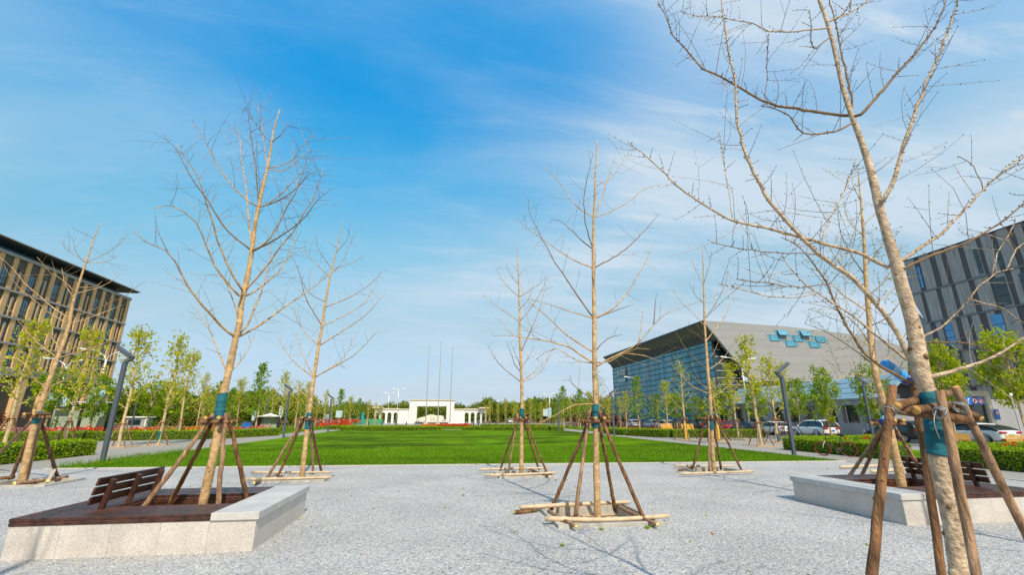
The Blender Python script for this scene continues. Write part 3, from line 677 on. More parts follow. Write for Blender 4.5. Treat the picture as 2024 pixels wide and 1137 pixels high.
def stripe_tower():
    X, Y0 = 80.0, 36.0
    b = empty('striped_building', (X, 50, -0.15)); tag(b, 'dark grey building clad in uneven vertical stripes, behind the nearest tree on the right', 'building')
    inv = Matrix.Translation((-X, -50, 0.15))
    def part(mb, name, m):
        o = mb.build(name, m, b); o.matrix_parent_inverse = inv; return o
    edge = [yz_at(px, py, X) for px, py in ((1788, 521), (1799, 584), (1832, 639), (1822, 665), (1828, 700), (1834, 757), (1840, 853))]
    def yfar(z):
        for (ya, za), (yb, zb) in zip(edge, edge[1:]):
            if za >= z >= zb: return ya + (yb - ya) * (za - z) / (za - zb + 1e-9)
        return edge[0][0] if z > edge[0][1] else edge[-1][0]
    fl = [yz_at(1990, py, X)[1] for py in (455, 534, 601, 673, 745)]           # roof and floor lines
    fl = [edge[0][1] + 0.3, edge[1][1], edge[2][1], yz_at(1902, 693.5, X)[1], yz_at(1922, 763.6, X)[1], 0.6]
    core = MB(); core.add([(X + 0.3, y, z) for y, z in edge] + [(X + 0.3, Y0, -0.15), (X + 0.3, Y0, edge[0][1])], [tuple(range(len(edge) + 2))])
    core.box((X + 0.31, Y0, -0.15), (110, min(e[0] for e in edge), edge[0][1])); part(core, 'core', 'tower_dark')
    rr = random.Random(5); st = MB()
    for k in range(5):
        y = max(e[0] for e in edge); j = 0; hi, lo = fl[k] - (0.0 if k == 0 else 0.12), fl[k + 1] + 0.12
        while y > Y0:
            w = rr.uniform(0.9, 1.9) if j % 2 == 0 else rr.uniform(0.55, 0.95); y2 = y - w
            steps = [hi, (hi + lo) / 2, lo]
            for za, zb in zip(steps, steps[1:]):
                q = [(min(y, yfar(za)), za), (min(y2, yfar(za)), za), (min(y2, yfar(zb)), zb), (min(y, yfar(zb)), zb)]
                if abs(q[0][0] - q[1][0]) + abs(q[2][0] - q[3][0]) > 0.02:
                    dx = 0.06 if j % 2 == 0 else 0.0
                    st.add([(X - dx, a, c) for a, c in q], [(0, 1, 2, 3)], j % 2)
                    if dx: st.add([(X - dx, q[0][0], q[0][1]), (X - dx, q[3][0], q[3][1]), (X, q[3][0], q[3][1]), (X, q[0][0], q[0][1])], [(0, 1, 2, 3)], 0); st.add([(X - dx, q[1][0], q[1][1]), (X - dx, q[2][0], q[2][1]), (X, q[2][0], q[2][1]), (X, q[1][0], q[1][1])], [(3, 2, 1, 0)], 0)
            y = y2; j += 1
    part(st, 'cladding', ['tower_pale', 'tower_dark'])
    for z in fl[1:5]:
        bd = MB(); bd.box((X - 0.16, Y0, z - 0.13), (X + 0.1, yfar(z) + 0.05, z + 0.13)); part(bd, 'floor_band', 'tower_band')
    cp = MB(); cp.box((X - 0.12, Y0, fl[0] + 0.001), (X + 0.5, edge[0][0] + 0.1, fl[0] + 0.16)); part(cp, 'coping', 'roof_dark')
    pf = MB(); ya, za = edge[2]; pf.add([(X + 0.6, ya + 0.2, za - 0.3), (X + 2.5, ya + 3.6, za + 3.0), (X + 2.5, ya + 3.4, za - 3.4)], [(0, 1, 2)]); pf.extrude([(X + 0.61, ya + 0.2, za - 0.3), (X + 2.51, ya + 3.6, za + 3.0), (X + 2.51, ya + 3.4, za - 3.4)], (0.3, 0, 0)); part(pf, 'corner_panel', 'hall_panel')
    for px, p0, p1, w, m in ((1927, 492, 545, 0.6, 'glass_dark'), (1967, 480, 532, 0.6, 'glass_dark'), (1973, 549, 607, 1.6, 'glass_dark'), (2020, 540, 592, 0.8, 'glass_dark'),
                             (1873, 640, 684, 1.1, 'glass_blue'), (1969, 622, 684, 1.4, 'glass_blue'), (1793, 540, 573, 0.35, 'glass_blue'), (1815, 528, 572, 0.45, 'glass_blue'), (2030, 470, 520, 0.6, 'glass_dark')):
        y, zt = yz_at(px, p0, X); _, zb = yz_at(px, p1, X); wd = MB(); wd.box((X - 0.10, y - w / 2, zb), (X - 0.065, y + w / 2, zt))
        o = part(wd, 'window', m)
        fr = MB(); n = 3
        for i in range(1, n): fr.box((X - 0.12, y - w / 2, zb + (zt - zb) * i / n), (X - 0.101, y + w / 2, zb + (zt - zb) * i / n + 0.07))
        q = fr.build('glazing_bar', 'dark_metal', o); 
    base = MB(); base.box((X - 0.2, Y0, -0.15), (X + 0.05, edge[-1][0], 0.55)); part(base, 'plinth', 'podium_grey')
    gl = MB(); gl.box((X - 0.11, 41, 0.56), (X - 0.07, 56, 5.4)); part(gl, 'dark_recess_sheet', 'glass_dark')  # flat dark glass sheet put in for the dark recess at ground level
stripe_tower()

# ------------------------------------------------------------------ white gate with arcaded wings, stone block, flagpoles
def arch_poly(x0, x1, z0, z1, n=10):
    r = (x1 - x0) / 2; c = (x0 + x1) / 2; zs = z1 - r
    return [(x0, z0)] + [(c - r * math.cos(math.pi * i / n), zs + r * math.sin(math.pi * i / n)) for i in range(n + 1)] + [(x1, z0)]
def gate():
    Y = 137.0; c = -2.5
    b = empty('memorial_gate', (c, Y, 0)); tag(b, 'white marble gateway with arcaded curving wings at the far end of the lawn', 'gate')
    def part(mb, name, m): return mb.build(name, m, b)
    for s in (-1, 1):
        p = MB(); x0, x1 = sorted((s * 4.15, s * 6.3)); p.box((x0, -1, 0), (x1, 1, 4.75)); p.box((x0 - 0.15, -1.1, 0), (x1 + 0.15, 1.1, 0.5)); p.box((x0 + 0.55, -1.06, 0.8), (x1 - 0.55, -1.001, 4.4)); part(p, 'pillar', 'marble_block')
    l = MB(); l.box((-6.3, -1.05, 4.752), (6.3, 1.05, 6.4)); l.box((-4.4, -1.1, 5.0), (4.4, -1.051, 5.9)); part(l, 'lintel', 'marble')
    k = MB(); k.box((-6.55, -1.3, 6.402), (6.55, 1.3, 6.62)); k.box((-6.3, -1.15, 6.18), (6.3, -1.052, 6.30)); part(k, 'cornice', 'marble_trim')
    for s in (-1, 1):
        w = MB(); x = 6.3; segs = []
        a, bb = (6.3, 9.0), None
        w.box((min(s * 6.3, s * 9.1), -0.5, 0), (max(s * 6.3, s * 9.1), 0.5, 3.8))
        # arcade: piers and arches along a wing that curves towards the viewer
        x, y, ang = 9.1, 0.0, 0.0; pts = [(x, y)]
        for i in range(4):
            ang += 0.17; x += 1.75 * math.cos(ang); y -= 1.75 * math.sin(ang); pts.append((x, y))
        for (xa, ya), (xb, yb) in zip(pts, pts[1:]):
            L = math.hypot(xb - xa, yb - ya); ux, uy = (xb - xa) / L, (yb - ya) / L
            poly = [(0, 0), (0, 3.8), (L, 3.8), (L, 0)] + arch_poly(0.3, L - 0.3, 0, 3.05)[::-1]
            q = [(s * (xa + ux * t + uy * 0.35), ya + uy * t - 0.35 * ux * 0, z) for t, z in poly]
            w.extrude([(s * (xa + ux * t), ya + uy * t - 0.35, z) for t, z in poly], (0, 0.7, 0))
        part(w, 'wing_wall', 'marble_block')
        e = MB(); e.box((min(s * 6.3, s * 9.3), -0.7, 3.802), (max(s * 6.3, s * 9.3), 0.7, 4.1))
        for (xa, ya), (xb, yb) in zip(pts, pts[1:]):
            e.extrude([(s * xa, ya - 0.6, 3.803), (s * xb, yb - 0.6, 3.803), (s * xb, yb - 0.6, 4.18), (s * xa, ya - 0.6, 4.18)], (0, 1.2, 0))
        e.box((min(s * 13.3, s * 16.1), pts[-1][1] - 0.8, 4.182), (max(s * 13.3, s * 16.1), pts[-1][1] + 1.6, 4.5))
        part(e, 'wing_cornice', 'marble_trim')
gate()
def boulder():
    bm = bmesh.new(); bmesh.ops.create_icosphere(bm, subdivisions=4, radius=1)
    from mathutils import noise
    for v in bm.verts:
        n = noise.fractal(v.co * 1.7, 1.0, 2.0, 5); v.co *= 1 + 0.28 * n
        v.co.x *= 4.3; v.co.y *= 1.3; v.co.z = max(v.co.z, -0.15) * (2.1 - 0.25 * abs(v.co.x) / 4) 
    me = bpy.data.meshes.new('stone_block'); bm.to_mesh(me); bm.free(); me.materials.append(MATS['rock'])
    o = bpy.data.objects.new('stone_block', me); COL.objects.link(o); o.location = (-2.3, 134.2, 0.25)
    tag(o, 'long rough grey landscape boulder lying inside the white gateway', 'boulder')
    p = MB(); p.box((-4.6, -1.4, 0), (4.6, 1.4, 0.35)); q = p.build('stone_plinth', 'roof_dark', None, (-2.3, 134.2, 0)); tag(q, 'low dark plinth under the rough boulder in the gateway', 'plinth')
boulder()
for (px, tx, ty), wh in (((841, 848, 686), 'left of the three slim steel flagpoles before the white gate'), ((865, 872, 678), 'middle and tallest of the three slim flagpoles before the white gate'), ((889, 895, 688), 'right of the three slim steel flagpoles before the white gate')):
    b = gp(px, 841.3); h = at(tx, ty, b.y).z
    f = empty('flagpole', b); tag(f, wh, 'flagpole', 'flagpoles before the gate')
    m = MB(); m.tube([(0, 0, 0), (0, 0, h * 0.5), (0, 0, h)], [0.125, 0.10, 0.065], 10); m.build('pole', 'flagpole_metal', f)
    m = MB(); m.box((-0.45, -0.45, 0), (0.45, 0.45, 0.5)); m.build('base', 'marble', f)
    m = MB(); m.tube([(0, 0, h), (0, 0, h + 0.12), (0, 0, h + 0.24)], [0.09, 0.14, 0.03], 8); m.build('finial', 'flagpole_metal', f)
# ------------------------------------------------------------------ bare young trees, limbs followed from the photograph
def pts2(s): return [tuple(float(v) for v in q.split(',')) for q in s.split()]
BARE = {}
BARE['B'] = dict(Y=8.9, r0=.068, pow=0.80, twig=1.0, trunk="396,1014 428,880 437,800 447,758 457,708 465,668 472,640 475,601 481,578 492,530 498,496 504,451 512,411 520,374 529,334 537,282 541,253 553,212", limbs=[
"465,668 436,643 419,623 399,603 371,564 346,516 326,494 292,480 264,460", "470,664 478,662 514,643 568,603 616,570 660,536",
"470,666 489,643 509,595 523,556 531,516 534,482", "480,577 469,561 447,519 430,474 424,451 412,411 403,385 393,352 370,318 350,285",
"497,496 449,456 428,424 407,390 386,364 367,329 346,292 322,266", "478,582 472,584 447,556 424,525 410,491 399,461 386,437 364,419 343,408 325,406 302,412",
"483,575 489,584 520,564 554,533 576,494 585,460", "482,573 512,544 534,516 554,488 579,460 591,437 615,400 628,369 639,329",
"500,495 504,495 544,474 578,451 605,427 623,400 655,373", "503,490 525,480 549,445 568,408 583,382 597,345 607,313 612,287",
"515,411 547,398 578,379 594,363 610,345 626,337", "515,411 531,403 560,379 583,356 597,335", "510,412 488,395 454,361 436,335 420,308 404,276 393,255 376,243",
"497,494 491,432 486,371 478,319 473,271 462,258", "512,410 509,371 504,319 496,271 490,221 482,209", "529,335 525,305 519,258 510,204",
"530,334 552,329 578,316 597,290 612,271 624,266", "532,338 560,338 583,324 602,303", "537,282 517,263 502,240 488,218", "537,282 554,268 569,243",
"449,745 430,691 416,657 391,617", "455,742 483,705 503,665", "473,640 462,600 448,560 430,540", "503,455 512,420 514,380 520,350"])
BARE['G'] = dict(Y=2.7, r0=.06, twig=1.0, rad=[0.0485, 0.0477, 0.0462, 0.0453, 0.0477, 0.0485, 0.0454, 0.0399, 0.0358, 0.0315, 0.0295, 0.0254, 0.0227, 0.0187, 0.0166, 0.0151, 0.0141, 0.0131, 0.0106, 0.0057], trunk="1955,1440 1897,1137 1880,1040 1848,900 1838,800 1817,745 1802,652 1778,563 1767,516 1751,462 1737,408 1724,343 1706,281 1688,229 1669,167 1649,79 1631,22 1622,0 1602,-80 1580,-200", limbs=[
"1810,730 1805,721 1778,667 1747,621 1720,590 1685,551 1616,501 1577,462 1542,423 1521,400 1495,352 1477,312 1464,268 1455,220 1453,163 1444,127 1433,57 1425,0 1417,-60|.040",
"1768,520 1755,528 1705,504 1627,481 1569,466 1511,450 1457,439 1422,423 1385,400 1341,369 1306,334 1280,312 1240,279|.032",
"1688,229 1680,229 1622,222 1556,213 1504,198 1460,171 1416,149 1389,136 1363,105 1332,72 1315,31 1301,6|.028", "1690,245 1680,246 1649,259 1605,266 1574,255 1561,228 1530,215 1505,208|.018",
"1637,53 1574,61 1521,61 1486,46 1451,37 1407,33 1372,31 1345,22|.014", "1647,72 1640,72 1614,94 1605,94 1603,48 1600,20|.013",
"1738,400 1746,398 1768,352 1785,290 1803,237 1825,176 1851,119 1878,48 1895,0 1908,-60|.036", "1692,227 1702,226 1732,193 1776,141 1812,101 1851,48 1869,0 1880,-50|.028",
"1690,215 1684,198 1671,141 1658,79 1649,31 1638,0 1630,-60|.020", "1650,45 1666,28 1682,0 1695,-40|.013", "1652,44 1690,18 1719,0 1750,-25|.013",
"1775,516 1782,516 1821,489 1860,462 1898,423 1920,400 1943,374 1987,334 2024,308 2065,280|.027", "1778,533 1786,531 1844,504 1906,481 1956,454 1999,423 2024,400 2070,352|.022",
"1825,748 1840,745 1898,729 1956,710 1995,686 2024,668 2080,632|.032", "1815,758 1794,754 1743,725 1712,702 1685,663 1658,613 1623,543 1581,489 1545,470|.024",
"1805,715 1790,710 1759,685 1705,640 1658,606 1612,578 1573,545 1546,505|.022", "1808,677 1821,677 1898,677 1937,686 1976,702 2011,716|.014",
"1805,672 1821,667 1860,648 1894,617 1914,590 1933,566 1972,539 2003,531|.016", "1447,431 1440,380 1429,316 1421,260|.007", "1512,193 1516,140 1519,66|.007", "1622,488 1636,440 1671,374 1693,312|.010",
"1612,580 1560,590 1500,582 1420,560|.008", "1616,501 1540,500 1470,492 1405,478|.008", "1640,560 1580,568 1520,560 1455,553|.008", "1914,590 1945,600 1985,610 2024,640|.010", "1960,545 1970,500 1990,470 2010,430|.009", "1943,374 1925,330 1895,308|.008", "1990,535 2005,500 2024,480 2060,470|.010"])
BARE['E'] = dict(Y=8.97, r0=.058, pow=0.75, twig=.38, trunk="1180,1026 1180,960 1179,880 1178,800 1175,745 1175,718 1174,679 1174,656 1173,568 1173,480 1176,392 1178,304 1180,278", limbs=[
"1175,805 1161,799 1134,801 1115,811 1095,822 1076,832 1058,843", "1180,798 1198,786 1217,778 1237,776 1260,781 1288,786", "1173,793 1163,784 1146,772 1130,758 1126,743",
"1173,727 1146,714 1126,705 1099,688 1076,698 1058,712", "1173,719 1149,702 1130,689 1103,680 1076,673 1045,668 1010,664 974,664", "1170,695 1123,664 1080,625 1040,592",
"1168,631 1106,609 1075,598 1044,592", "1172,625 1141,585 1119,550 1097,519 1080,488 1062,453 1048,422 1042,387", "1171,530 1136,515 1106,497 1075,475 1044,453 1018,433",
"1170,491 1145,471 1123,449 1106,436 1090,433", "1174,431 1141,409 1123,387 1106,361 1075,332", "1171,488 1158,444 1154,392 1163,343 1172,302", "1177,633 1211,611 1238,581 1260,545 1277,515 1290,484",
"1176,631 1211,616 1251,603", "1177,526 1211,510 1242,488 1273,457 1304,422", "1177,433 1211,416 1246,396 1273,374 1304,365", "1178,432 1194,378 1207,334 1218,301", "1179,367 1211,348 1233,317 1255,295",
"1178,728 1181,723 1202,711 1229,698 1260,681 1273,666 1292,642 1308,626 1335,608", "1180,730 1206,715 1231,700 1260,689 1284,690", "1236,699 1276,704 1313,720", "1173,580 1176,530 1178,490", "1176,700 1200,670 1230,662", "1292,642 1294,610 1297,580", "1262,680 1268,640 1272,610"])
BARE['C'] = dict(Y=15.5, r0=.072, pow=0.85, twig=.62, trunk="597,950 606,860 614,790 620,747 631,677 637,645 644,598 654,541 666,490 677,437", limbs=[
"617,751 586,720 564,693 544,657", "621,752 657,727 696,705 724,679 750,651", "619,751 660,724 682,702 707,657", "617,750 600,705 584,657", "632,683 603,659 587,631 577,607", "632,684 677,655 725,621 758,583",
"636,650 687,621 725,593 753,541", "645,605 691,588 734,560 758,533", "636,645 606,593 592,541 577,507", "641,602 611,579 592,545", "652,546 625,522 596,488", "655,540 677,517 696,474 703,458", "655,536 691,522 720,505", "653,536 630,493 623,465", "664,493 644,474", "662,500 685,475 692,450", "612,790 590,770 570,755"])
BARE['D'] = dict(Y=15.5, r0=.066, pow=0.8, twig=.62, trunk="1030,942 1031,860 1032,800 1031,756 1029,699 1027,660 1027,625 1025,546 1022,480", limbs=[
"1031,755 1008,739 985,718 971,697 962,679", "1031,760 1057,745 1076,726 1084,702", "1031,754 1053,737 1072,720 1099,695", "1030,737 1018,722 1010,698 1000,673", "1030,734 1025,715 1016,693 1008,675",
"1031,731 1041,712 1057,685", "1029,694 1043,666 1049,655 1066,611 1080,563", "1027,638 1004,620 978,603 952,581", "1027,638 1048,611 1070,576 1084,545", "1026,585 1000,563 978,528", "1026,585 1057,568 1084,545",
"1025,541 1009,519", "1025,546 1044,524", "1028,670 1005,655 985,630", "1027,610 1045,590 1055,560", "1026,565 1010,545 1000,520"])
BARE['F'] = dict(Y=15.65, r0=.068, pow=0.8, twig=.55, trunk="1411,932 1407,850 1403,790 1400,755 1398,731 1396,683 1394,650 1391,568 1387,488", limbs=[
"1397,729 1378,713 1354,688 1344,670 1333,653", "1399,783 1370,765 1351,746 1332,727 1322,708", "1399,732 1417,721 1433,704 1449,680", "1397,716 1405,705 1414,691 1422,670", "1396,672 1408,658 1422,642 1440,612 1457,568",
"1395,672 1378,661 1357,650", "1394,670 1384,651 1376,640", "1394,642 1370,620 1347,598 1325,567", "1393,629 1413,603 1431,568 1440,537", "1390,568 1374,532 1365,510", "1390,564 1402,524 1407,497", "1402,790 1425,775 1450,755", "1401,770 1380,755 1362,735", "1392,600 1375,585 1362,560"])
BARE['A'] = dict(Y=15.6, r0=.084, pow=0.9, twig=.5, trunk="40,960 60,877 74,828 85,791 98,754 113,708 122,684 135,641 143,601 154,568 171,520 190,465 201,438", limbs=[
"111,704 73,677 46,646 30,627 14,603", "133,639 95,617 76,600 47,577 24,553 7,522", "134,630 101,606 83,589 52,563 26,532 -2,506", "137,632 174,617 214,600 249,584 282,558", "137,639 182,627 214,614 244,603",
"121,693 142,669 171,635", "119,701 155,685 182,663 193,649", "116,709 158,696 206,679 244,660", "113,701 111,679 103,669 104,652 100,609", "93,769 71,753 62,742 55,726 33,707 13,709 -20,725", "95,769 127,753 158,737 198,720",
"149,577 123,553 100,539 73,508", "150,577 190,570 214,560 242,539", "153,572 185,568 202,556", "171,519 152,506 133,496 119,470", "171,519 152,501 142,468", "172,518 209,501 237,482 242,473 256,460", "172,521 209,518 237,503", "187,475 145,451", "148,590 128,560 122,530"])
BARE['H'] = dict(Y=8.9, r0=.078, pow=0.8, twig=.9, bud=True, trunk="1786,975 1760,868 1748,810 1735,760 1729,723 1722,660 1719,617 1712,555 1703,438 1699,370 1697,325", limbs=[
"1728,720 1700,700 1660,672 1630,655 1590,640", "1730,722 1770,700 1800,690", "1722,680 1690,640 1650,612 1600,600", "1720,617 1692,600 1666,582 1627,547 1600,510", "1722,650 1755,628 1785,590", "1714,586 1690,555 1666,528 1640,490 1625,450",
"1716,580 1745,560 1770,520 1782,480", "1712,545 1680,500 1662,460 1655,420", "1710,520 1740,490 1762,440", "1706,470 1680,440 1668,400", "1705,450 1730,420 1745,385", "1700,400 1688,370 1684,345", "1733,752 1700,740 1668,742 1650,760", "1735,760 1772,735 1790,710", "1718,600 1748,590 1775,560 1800,545", "1725,690 1692,668 1665,640"])
REF = {'A': 'at the far left, in front of the clipped hedge', 'B': 'growing in the left bench planter', 'C': 'at the lawn edge right behind the left planter', 'D': 'slim, at the lawn edge left of centre tree',
       'E': 'in the middle of the gravel, tall with drooping low twigs', 'F': 'at the lawn edge before the sports hall', 'G': 'nearest at the right edge, thickest trunk', 'H': 'with tiny new leaf buds in the right planter'}

def tube_chain(mb, path, r0, r1, k, power=1.0, jit=0.0):
    n = len(path); mb.tube(path, [r1 + (r0 - r1) * (1 - i / (n - 1)) ** power for i in range(n)], k, jit=jit)
def twigs_on(mb, path, r_at, dens, rng, big, buds=None):
    """short shoots and knobs along a limb"""
    L = 0; n = len(path); ks = 0.62 if big else 1.0; step = 0.055 if big else 0.11
    for i in range(1, n - 1):
        seg = (path[i + 1] - path[i]); L += seg.length
        if L < 0.30 * ks: continue
        t = seg.normalized(); m = seg.length / step * dens; cnt = int(m) + (rng.random() < m % 1)
        for _ in range(cnt):
            s = path[i] + seg * rng.random(); perp = Vector((rng.gauss(0, 1), rng.gauss(0, 1), rng.gauss(0.15, 0.8))); perp -= t * perp.dot(t)
            if perp.length < 1e-3: continue
            d = (perp.normalized() * 0.85 + t * rng.uniform(0.1, 0.7) + Vector((0, 0, 0.12))).normalized()
            ln = (rng.uniform(0.10, 0.55) if rng.random() < 0.72 else rng.uniform(0.5, 1.0)) * (0.56 if big else 1.0)
            frac = 1 - i / n; ln *= 0.55 + 0.6 * min(1, frac * 1.6)
            bend = Vector((rng.gauss(0, 0.16), rng.gauss(0, 0.16), rng.uniform(-0.05, 0.22)))
            pp = [s, s + d * ln * 0.35 + bend * ln * 0.1, s + d * ln * 0.7 + bend * ln * 0.4, s + d * ln + bend * ln * 0.9]
            r = min(r_at * 0.6, 0.0038 if not big else 0.0025)
            mb.tube(pp, [r, r * 0.85, r * 0.7, r * 0.45], 3, cap=False, mi=1 if rng.random() < .42 else 0)
            if big or rng.random() < 0.35:
                for f in (0.25, 0.5, 0.75, 1.0):                           # spurs and terminal buds
                    q = pp[0].lerp(pp[3], f) if f < 1 else pp[3]
                    o = Vector((rng.gauss(0, 1), rng.gauss(0, 1), rng.gauss(0, 1))).normalized() * rng.uniform(0.010, 0.02) * ks
                    mb.tube([q - o * 0.2, q + o * 0.6, q + o], [r * 0.9, r * 1.25, r * 0.5], 3, cap=False, mi=1)
            if buds is not None:
                for f in np.linspace(0.15, 1, max(3, int(ln / 0.07))): buds.append(pp[0].lerp(pp[3], f) + Vector((rng.gauss(0, .012), rng.gauss(0, .012), rng.gauss(0, .012))))
            if ln > 0.45 * ks and rng.random() < 0.5:
                q = pp[1].lerp(pp[2], rng.random()); d2 = (d + Vector((rng.gauss(0, .8), rng.gauss(0, .8), rng.gauss(0, .6)))).normalized() * ln * 0.4
                mb.tube([q, q + d2 * 0.5, q + d2], [r * 0.7, r * 0.6, r * 0.4], 3, cap=False)
        if big and rng.random() < 0.9:                                    # knobbly spurs directly on the limb
            for _ in range(2):
                q = path[i] + seg * rng.random(); o = Vector((rng.gauss(0, 1), rng.gauss(0, 1), rng.gauss(0, 1))); o -= t * o.dot(t); o = o.normalized() * (r_at * 0.75 + 0.008)
                mb.tube([q, q + o * 0.8, q + o * 1.15], [0.0042, 0.004, 0.002], 4, cap=False, mi=1)
TREES = {}
def bare_tree(key):
    T = BARE[key]; rng = random.Random(ord(key)); Y = T['Y']; big = key == 'G'; ks = 0.62 if big else 1.0
    tp = [at(x, y, Y) for x, y in pts2(T['trunk'])]; base = tp[0].copy(); base.z = min(base.z, 0.0 if key not in 'BH' else 0.15)
    tp[0].z = base.z - (0.03 if key in 'BH' else 0.3)
    loc = Vector((base.x, base.y, base.z)); h = tp[-1].z - base.z
    def rad(z):
        if 'rad' in T:
            zs = [p.z for p in tp]
            return float(np.interp(z, zs, T['rad']))
        return T['r0'] * max(0.0, 1 - (z - base.z) / h) ** T['pow'] + 0.007
    # let the stem weave a little in depth so it is not flat
    path = smooth_path(tp, 0.055 if big else 0.14)
    for p in path: p.y += 0.03 * ks * math.sin(p.z * 1.3 + ord(key))
    t = empty('bare_tree', loc); tag(t, 'leafless young ginkgo tree ' + REF[key], 'tree', 'leafless staked trees on the gravel')
    mb = MB(); radii = [rad(p.z) * (1 + 0.05 * math.sin(p.z * 9 + 1) + rng.uniform(-.03, .03)) for p in path]
    radii[0] *= 1.18; radii[1] *= 1.08
    mb.tube([p - loc for p in path], radii, 18 if big else 12, jit=0.035)
    for _ in range(90 if big else 30):                                   # knots, scars and lenticels
        i = rng.randrange(1, len(path) - 2); a = rng.uniform(0, 6.28); d = Vector((math.cos(a), math.sin(a), rng.uniform(-.1, .3))); r = radii[i]
        q = path[i] - loc + d * r * 0.72; s = r * rng.uniform(0.18, 0.42)
        mb.tube([q - d * s * .3, q + d * s * 0.9, q + d * (s * 1.25)], [s * 1.2, s * 0.9, s * 0.35], 7, mi=1 if rng.random() < 0.55 else 0)
    if big:                                                              # the large burrs low on the trunk
        for f, a, s in ((0.185, 3.3, 0.024), (0.21, 0.4, 0.020), (0.165, 3.9, 0.026), (0.225, 4.9, 0.02), (0.12, 5.2, 0.016), (0.20, 5.0, .018)):
            i = int(len(path) * f); d = Vector((math.cos(a), math.sin(a), .1)); q = path[i] - loc + d * radii[i] * 0.75
            mb.tube([q - d * s, q, q + d * s * .9, q + d * s * 1.2], [s * 1.9, s * 1.6, s, s * .3], 9, jit=.15)
    mb.build('trunk', ['bark_pale' if big else 'bark', 'knot'], t, smooth=True)
    buds = [] if T.get('bud') else None
    for li, s in enumerate(T['limbs']):
        s, _, rr = s.partition('|'); pp = pts2(s)
        a0 = at(*pp[0], Y); i0 = min(range(len(path)), key=lambda i: (path[i].x - a0.x) ** 2 + (path[i].z - a0.z) ** 2)
        dist = math.hypot(path[i0].x - a0.x, path[i0].z - a0.z)
        own = dist < 0.30
        ln = sum(math.hypot(q[0] - p[0], q[1] - p[1]) for p, q in zip(pp, pp[1:])) * (Y + 1) / 900
        dy = rng.choice((-1, 1)) * rng.uniform(0.25, 0.6) * ln if own else rng.uniform(-0.2, 0.2)
        if big: dy *= 0.55
        if big and li in (0, 18, 19, 20): dy = 0.25 * (1 if li == 0 else 0.6)
        P3 = []
        for i, q in enumerate(pp):
            f = i / (len(pp) - 1); P3.append(at(q[0], q[1], Y + dy * f))
        if own: P3[0] = path[i0].copy()
        lp = smooth_path(P3, 0.062 if big else 0.14)
        lp = [p + Vector((rng.gauss(0, .004), rng.gauss(0, .006), rng.gauss(0, .004))) * ks for p in lp]
        r0 = float(rr) * ks * .72 if rr else max(0.008, min(rad(P3[0].z) * 0.44, 0.0065 + 0.0058 * ln))
        m = MB(); tube_chain(m, [p - loc for p in lp], r0, 0.0028 if big else 0.0042, 9 if big else 6, 0.85, 0.03)
        twigs_on(m, [p - loc for p in lp], r0, T['twig'] * (0.75 if big else 0.9), rng, big, buds)
        m.build('branch', [('bark_shaded' if rng.random() < .35 else 'bark_pale') if big else ('bark_shaded' if rng.random() < .30 else 'bark'), 'bark_dark'], t, smooth=True)  # random limbs get the bark with shade put into its colour
    if buds:
        C = np.array([tuple(b) for b in buds]); C = np.repeat(C, 2, 0) + RNG.normal(0, 0.012, (len(C) * 2, 3)); np_quads('crown', leaf_array(C, 0.030, RNG), 'leaf_bud', t)
    # teal cloth wound round the trunk
    zs = {'A': (1.55, 2.1), 'B': (1.70, 2.25), 'C': (1.45, 2.0), 'D': (1.72, 2.2), 'E': (1.50, 2.12), 'F': (1.30, 1.95), 'G': (1.555, 1.955), 'H': (1.55, 2.0)}[key]
    w = MB(); wp = [p for p in path if zs[0] <= p.z <= zs[1]]
    wp = smooth_path([wp[0], wp[len(wp) // 2], wp[-1]], 0.014 if big else 0.022)
    nn = len(wp); rr_ = []
    for i, p in enumerate(wp):
        rr_.append(rad(p.z) * 1.10 + (0.008 + 0.005 * math.sin(i * 1.35 + math.sin(i * .6) * 2) + rng.uniform(-.003, .003)) * (0.5 if big else 1))
    wq = [p - loc + Vector((rng.gauss(0, .002), rng.gauss(0, .002), 0)) for p in wp]
    w.tube(wq, rr_, 16, jit=0.03); w.build('trunk_wrap', 'cloth_teal', t, smooth=True)
    TREES[key] = dict(obj=t, path=path, base=loc, rad=rad)
for key in BARE: bare_tree(key)
# two more of the same planting grid, just outside the picture; their branch shadows fall into it
for x_, y_, k_, rz_, lb_ in ((-3.85, 0.5, 'E', 1.3, 'leafless young ginkgo tree standing beside the camera on the left, out of the picture'), (9.6, 2.1, 'C', 2.0, 'leafless young ginkgo tree standing beside the camera on the right, out of the picture')):
    c_ = copy_tree(TREES[k_]['obj']); c_.location = (x_, y_, 0); c_.rotation_euler = (0, 0, rz_); tag(c_, lb_, 'tree', 'leafless staked trees on the gravel')

# ------------------------------------------------------------------ stakes that prop the trees
def stake_mesh(a, b, r, k=9, seed=0, wob=.0035):
    rg = random.Random(seed); a, b = Vector(a), Vector(b); n = max(5, int((b - a).length / 0.12)); P = []; bow = Vector((rg.gauss(0, .012), rg.gauss(0, .012), 0))
    for i in range(n + 1):
        f = i / n; P.append(a.lerp(b, f) + bow * math.sin(math.pi * f) + Vector((rg.gauss(0, wob), rg.gauss(0, wob), 0)))
    m = MB(); m.tube(P, [r * (1.12 - 0.24 * i / n) * (1 + rg.uniform(-.06, .06)) for i in range(n + 1)], k, jit=0.05, capmi=1)
    for _ in range(5):
        i = rg.randrange(1, n); d = Vector((rg.gauss(0, 1), rg.gauss(0, 1), rg.gauss(0, .4))).normalized(); m.tube([P[i] + d * r * .6, P[i] + d * r * 1.15, P[i] + d * r * 1.3], [r * .4, r * .3, r * .1], 5)
    return m
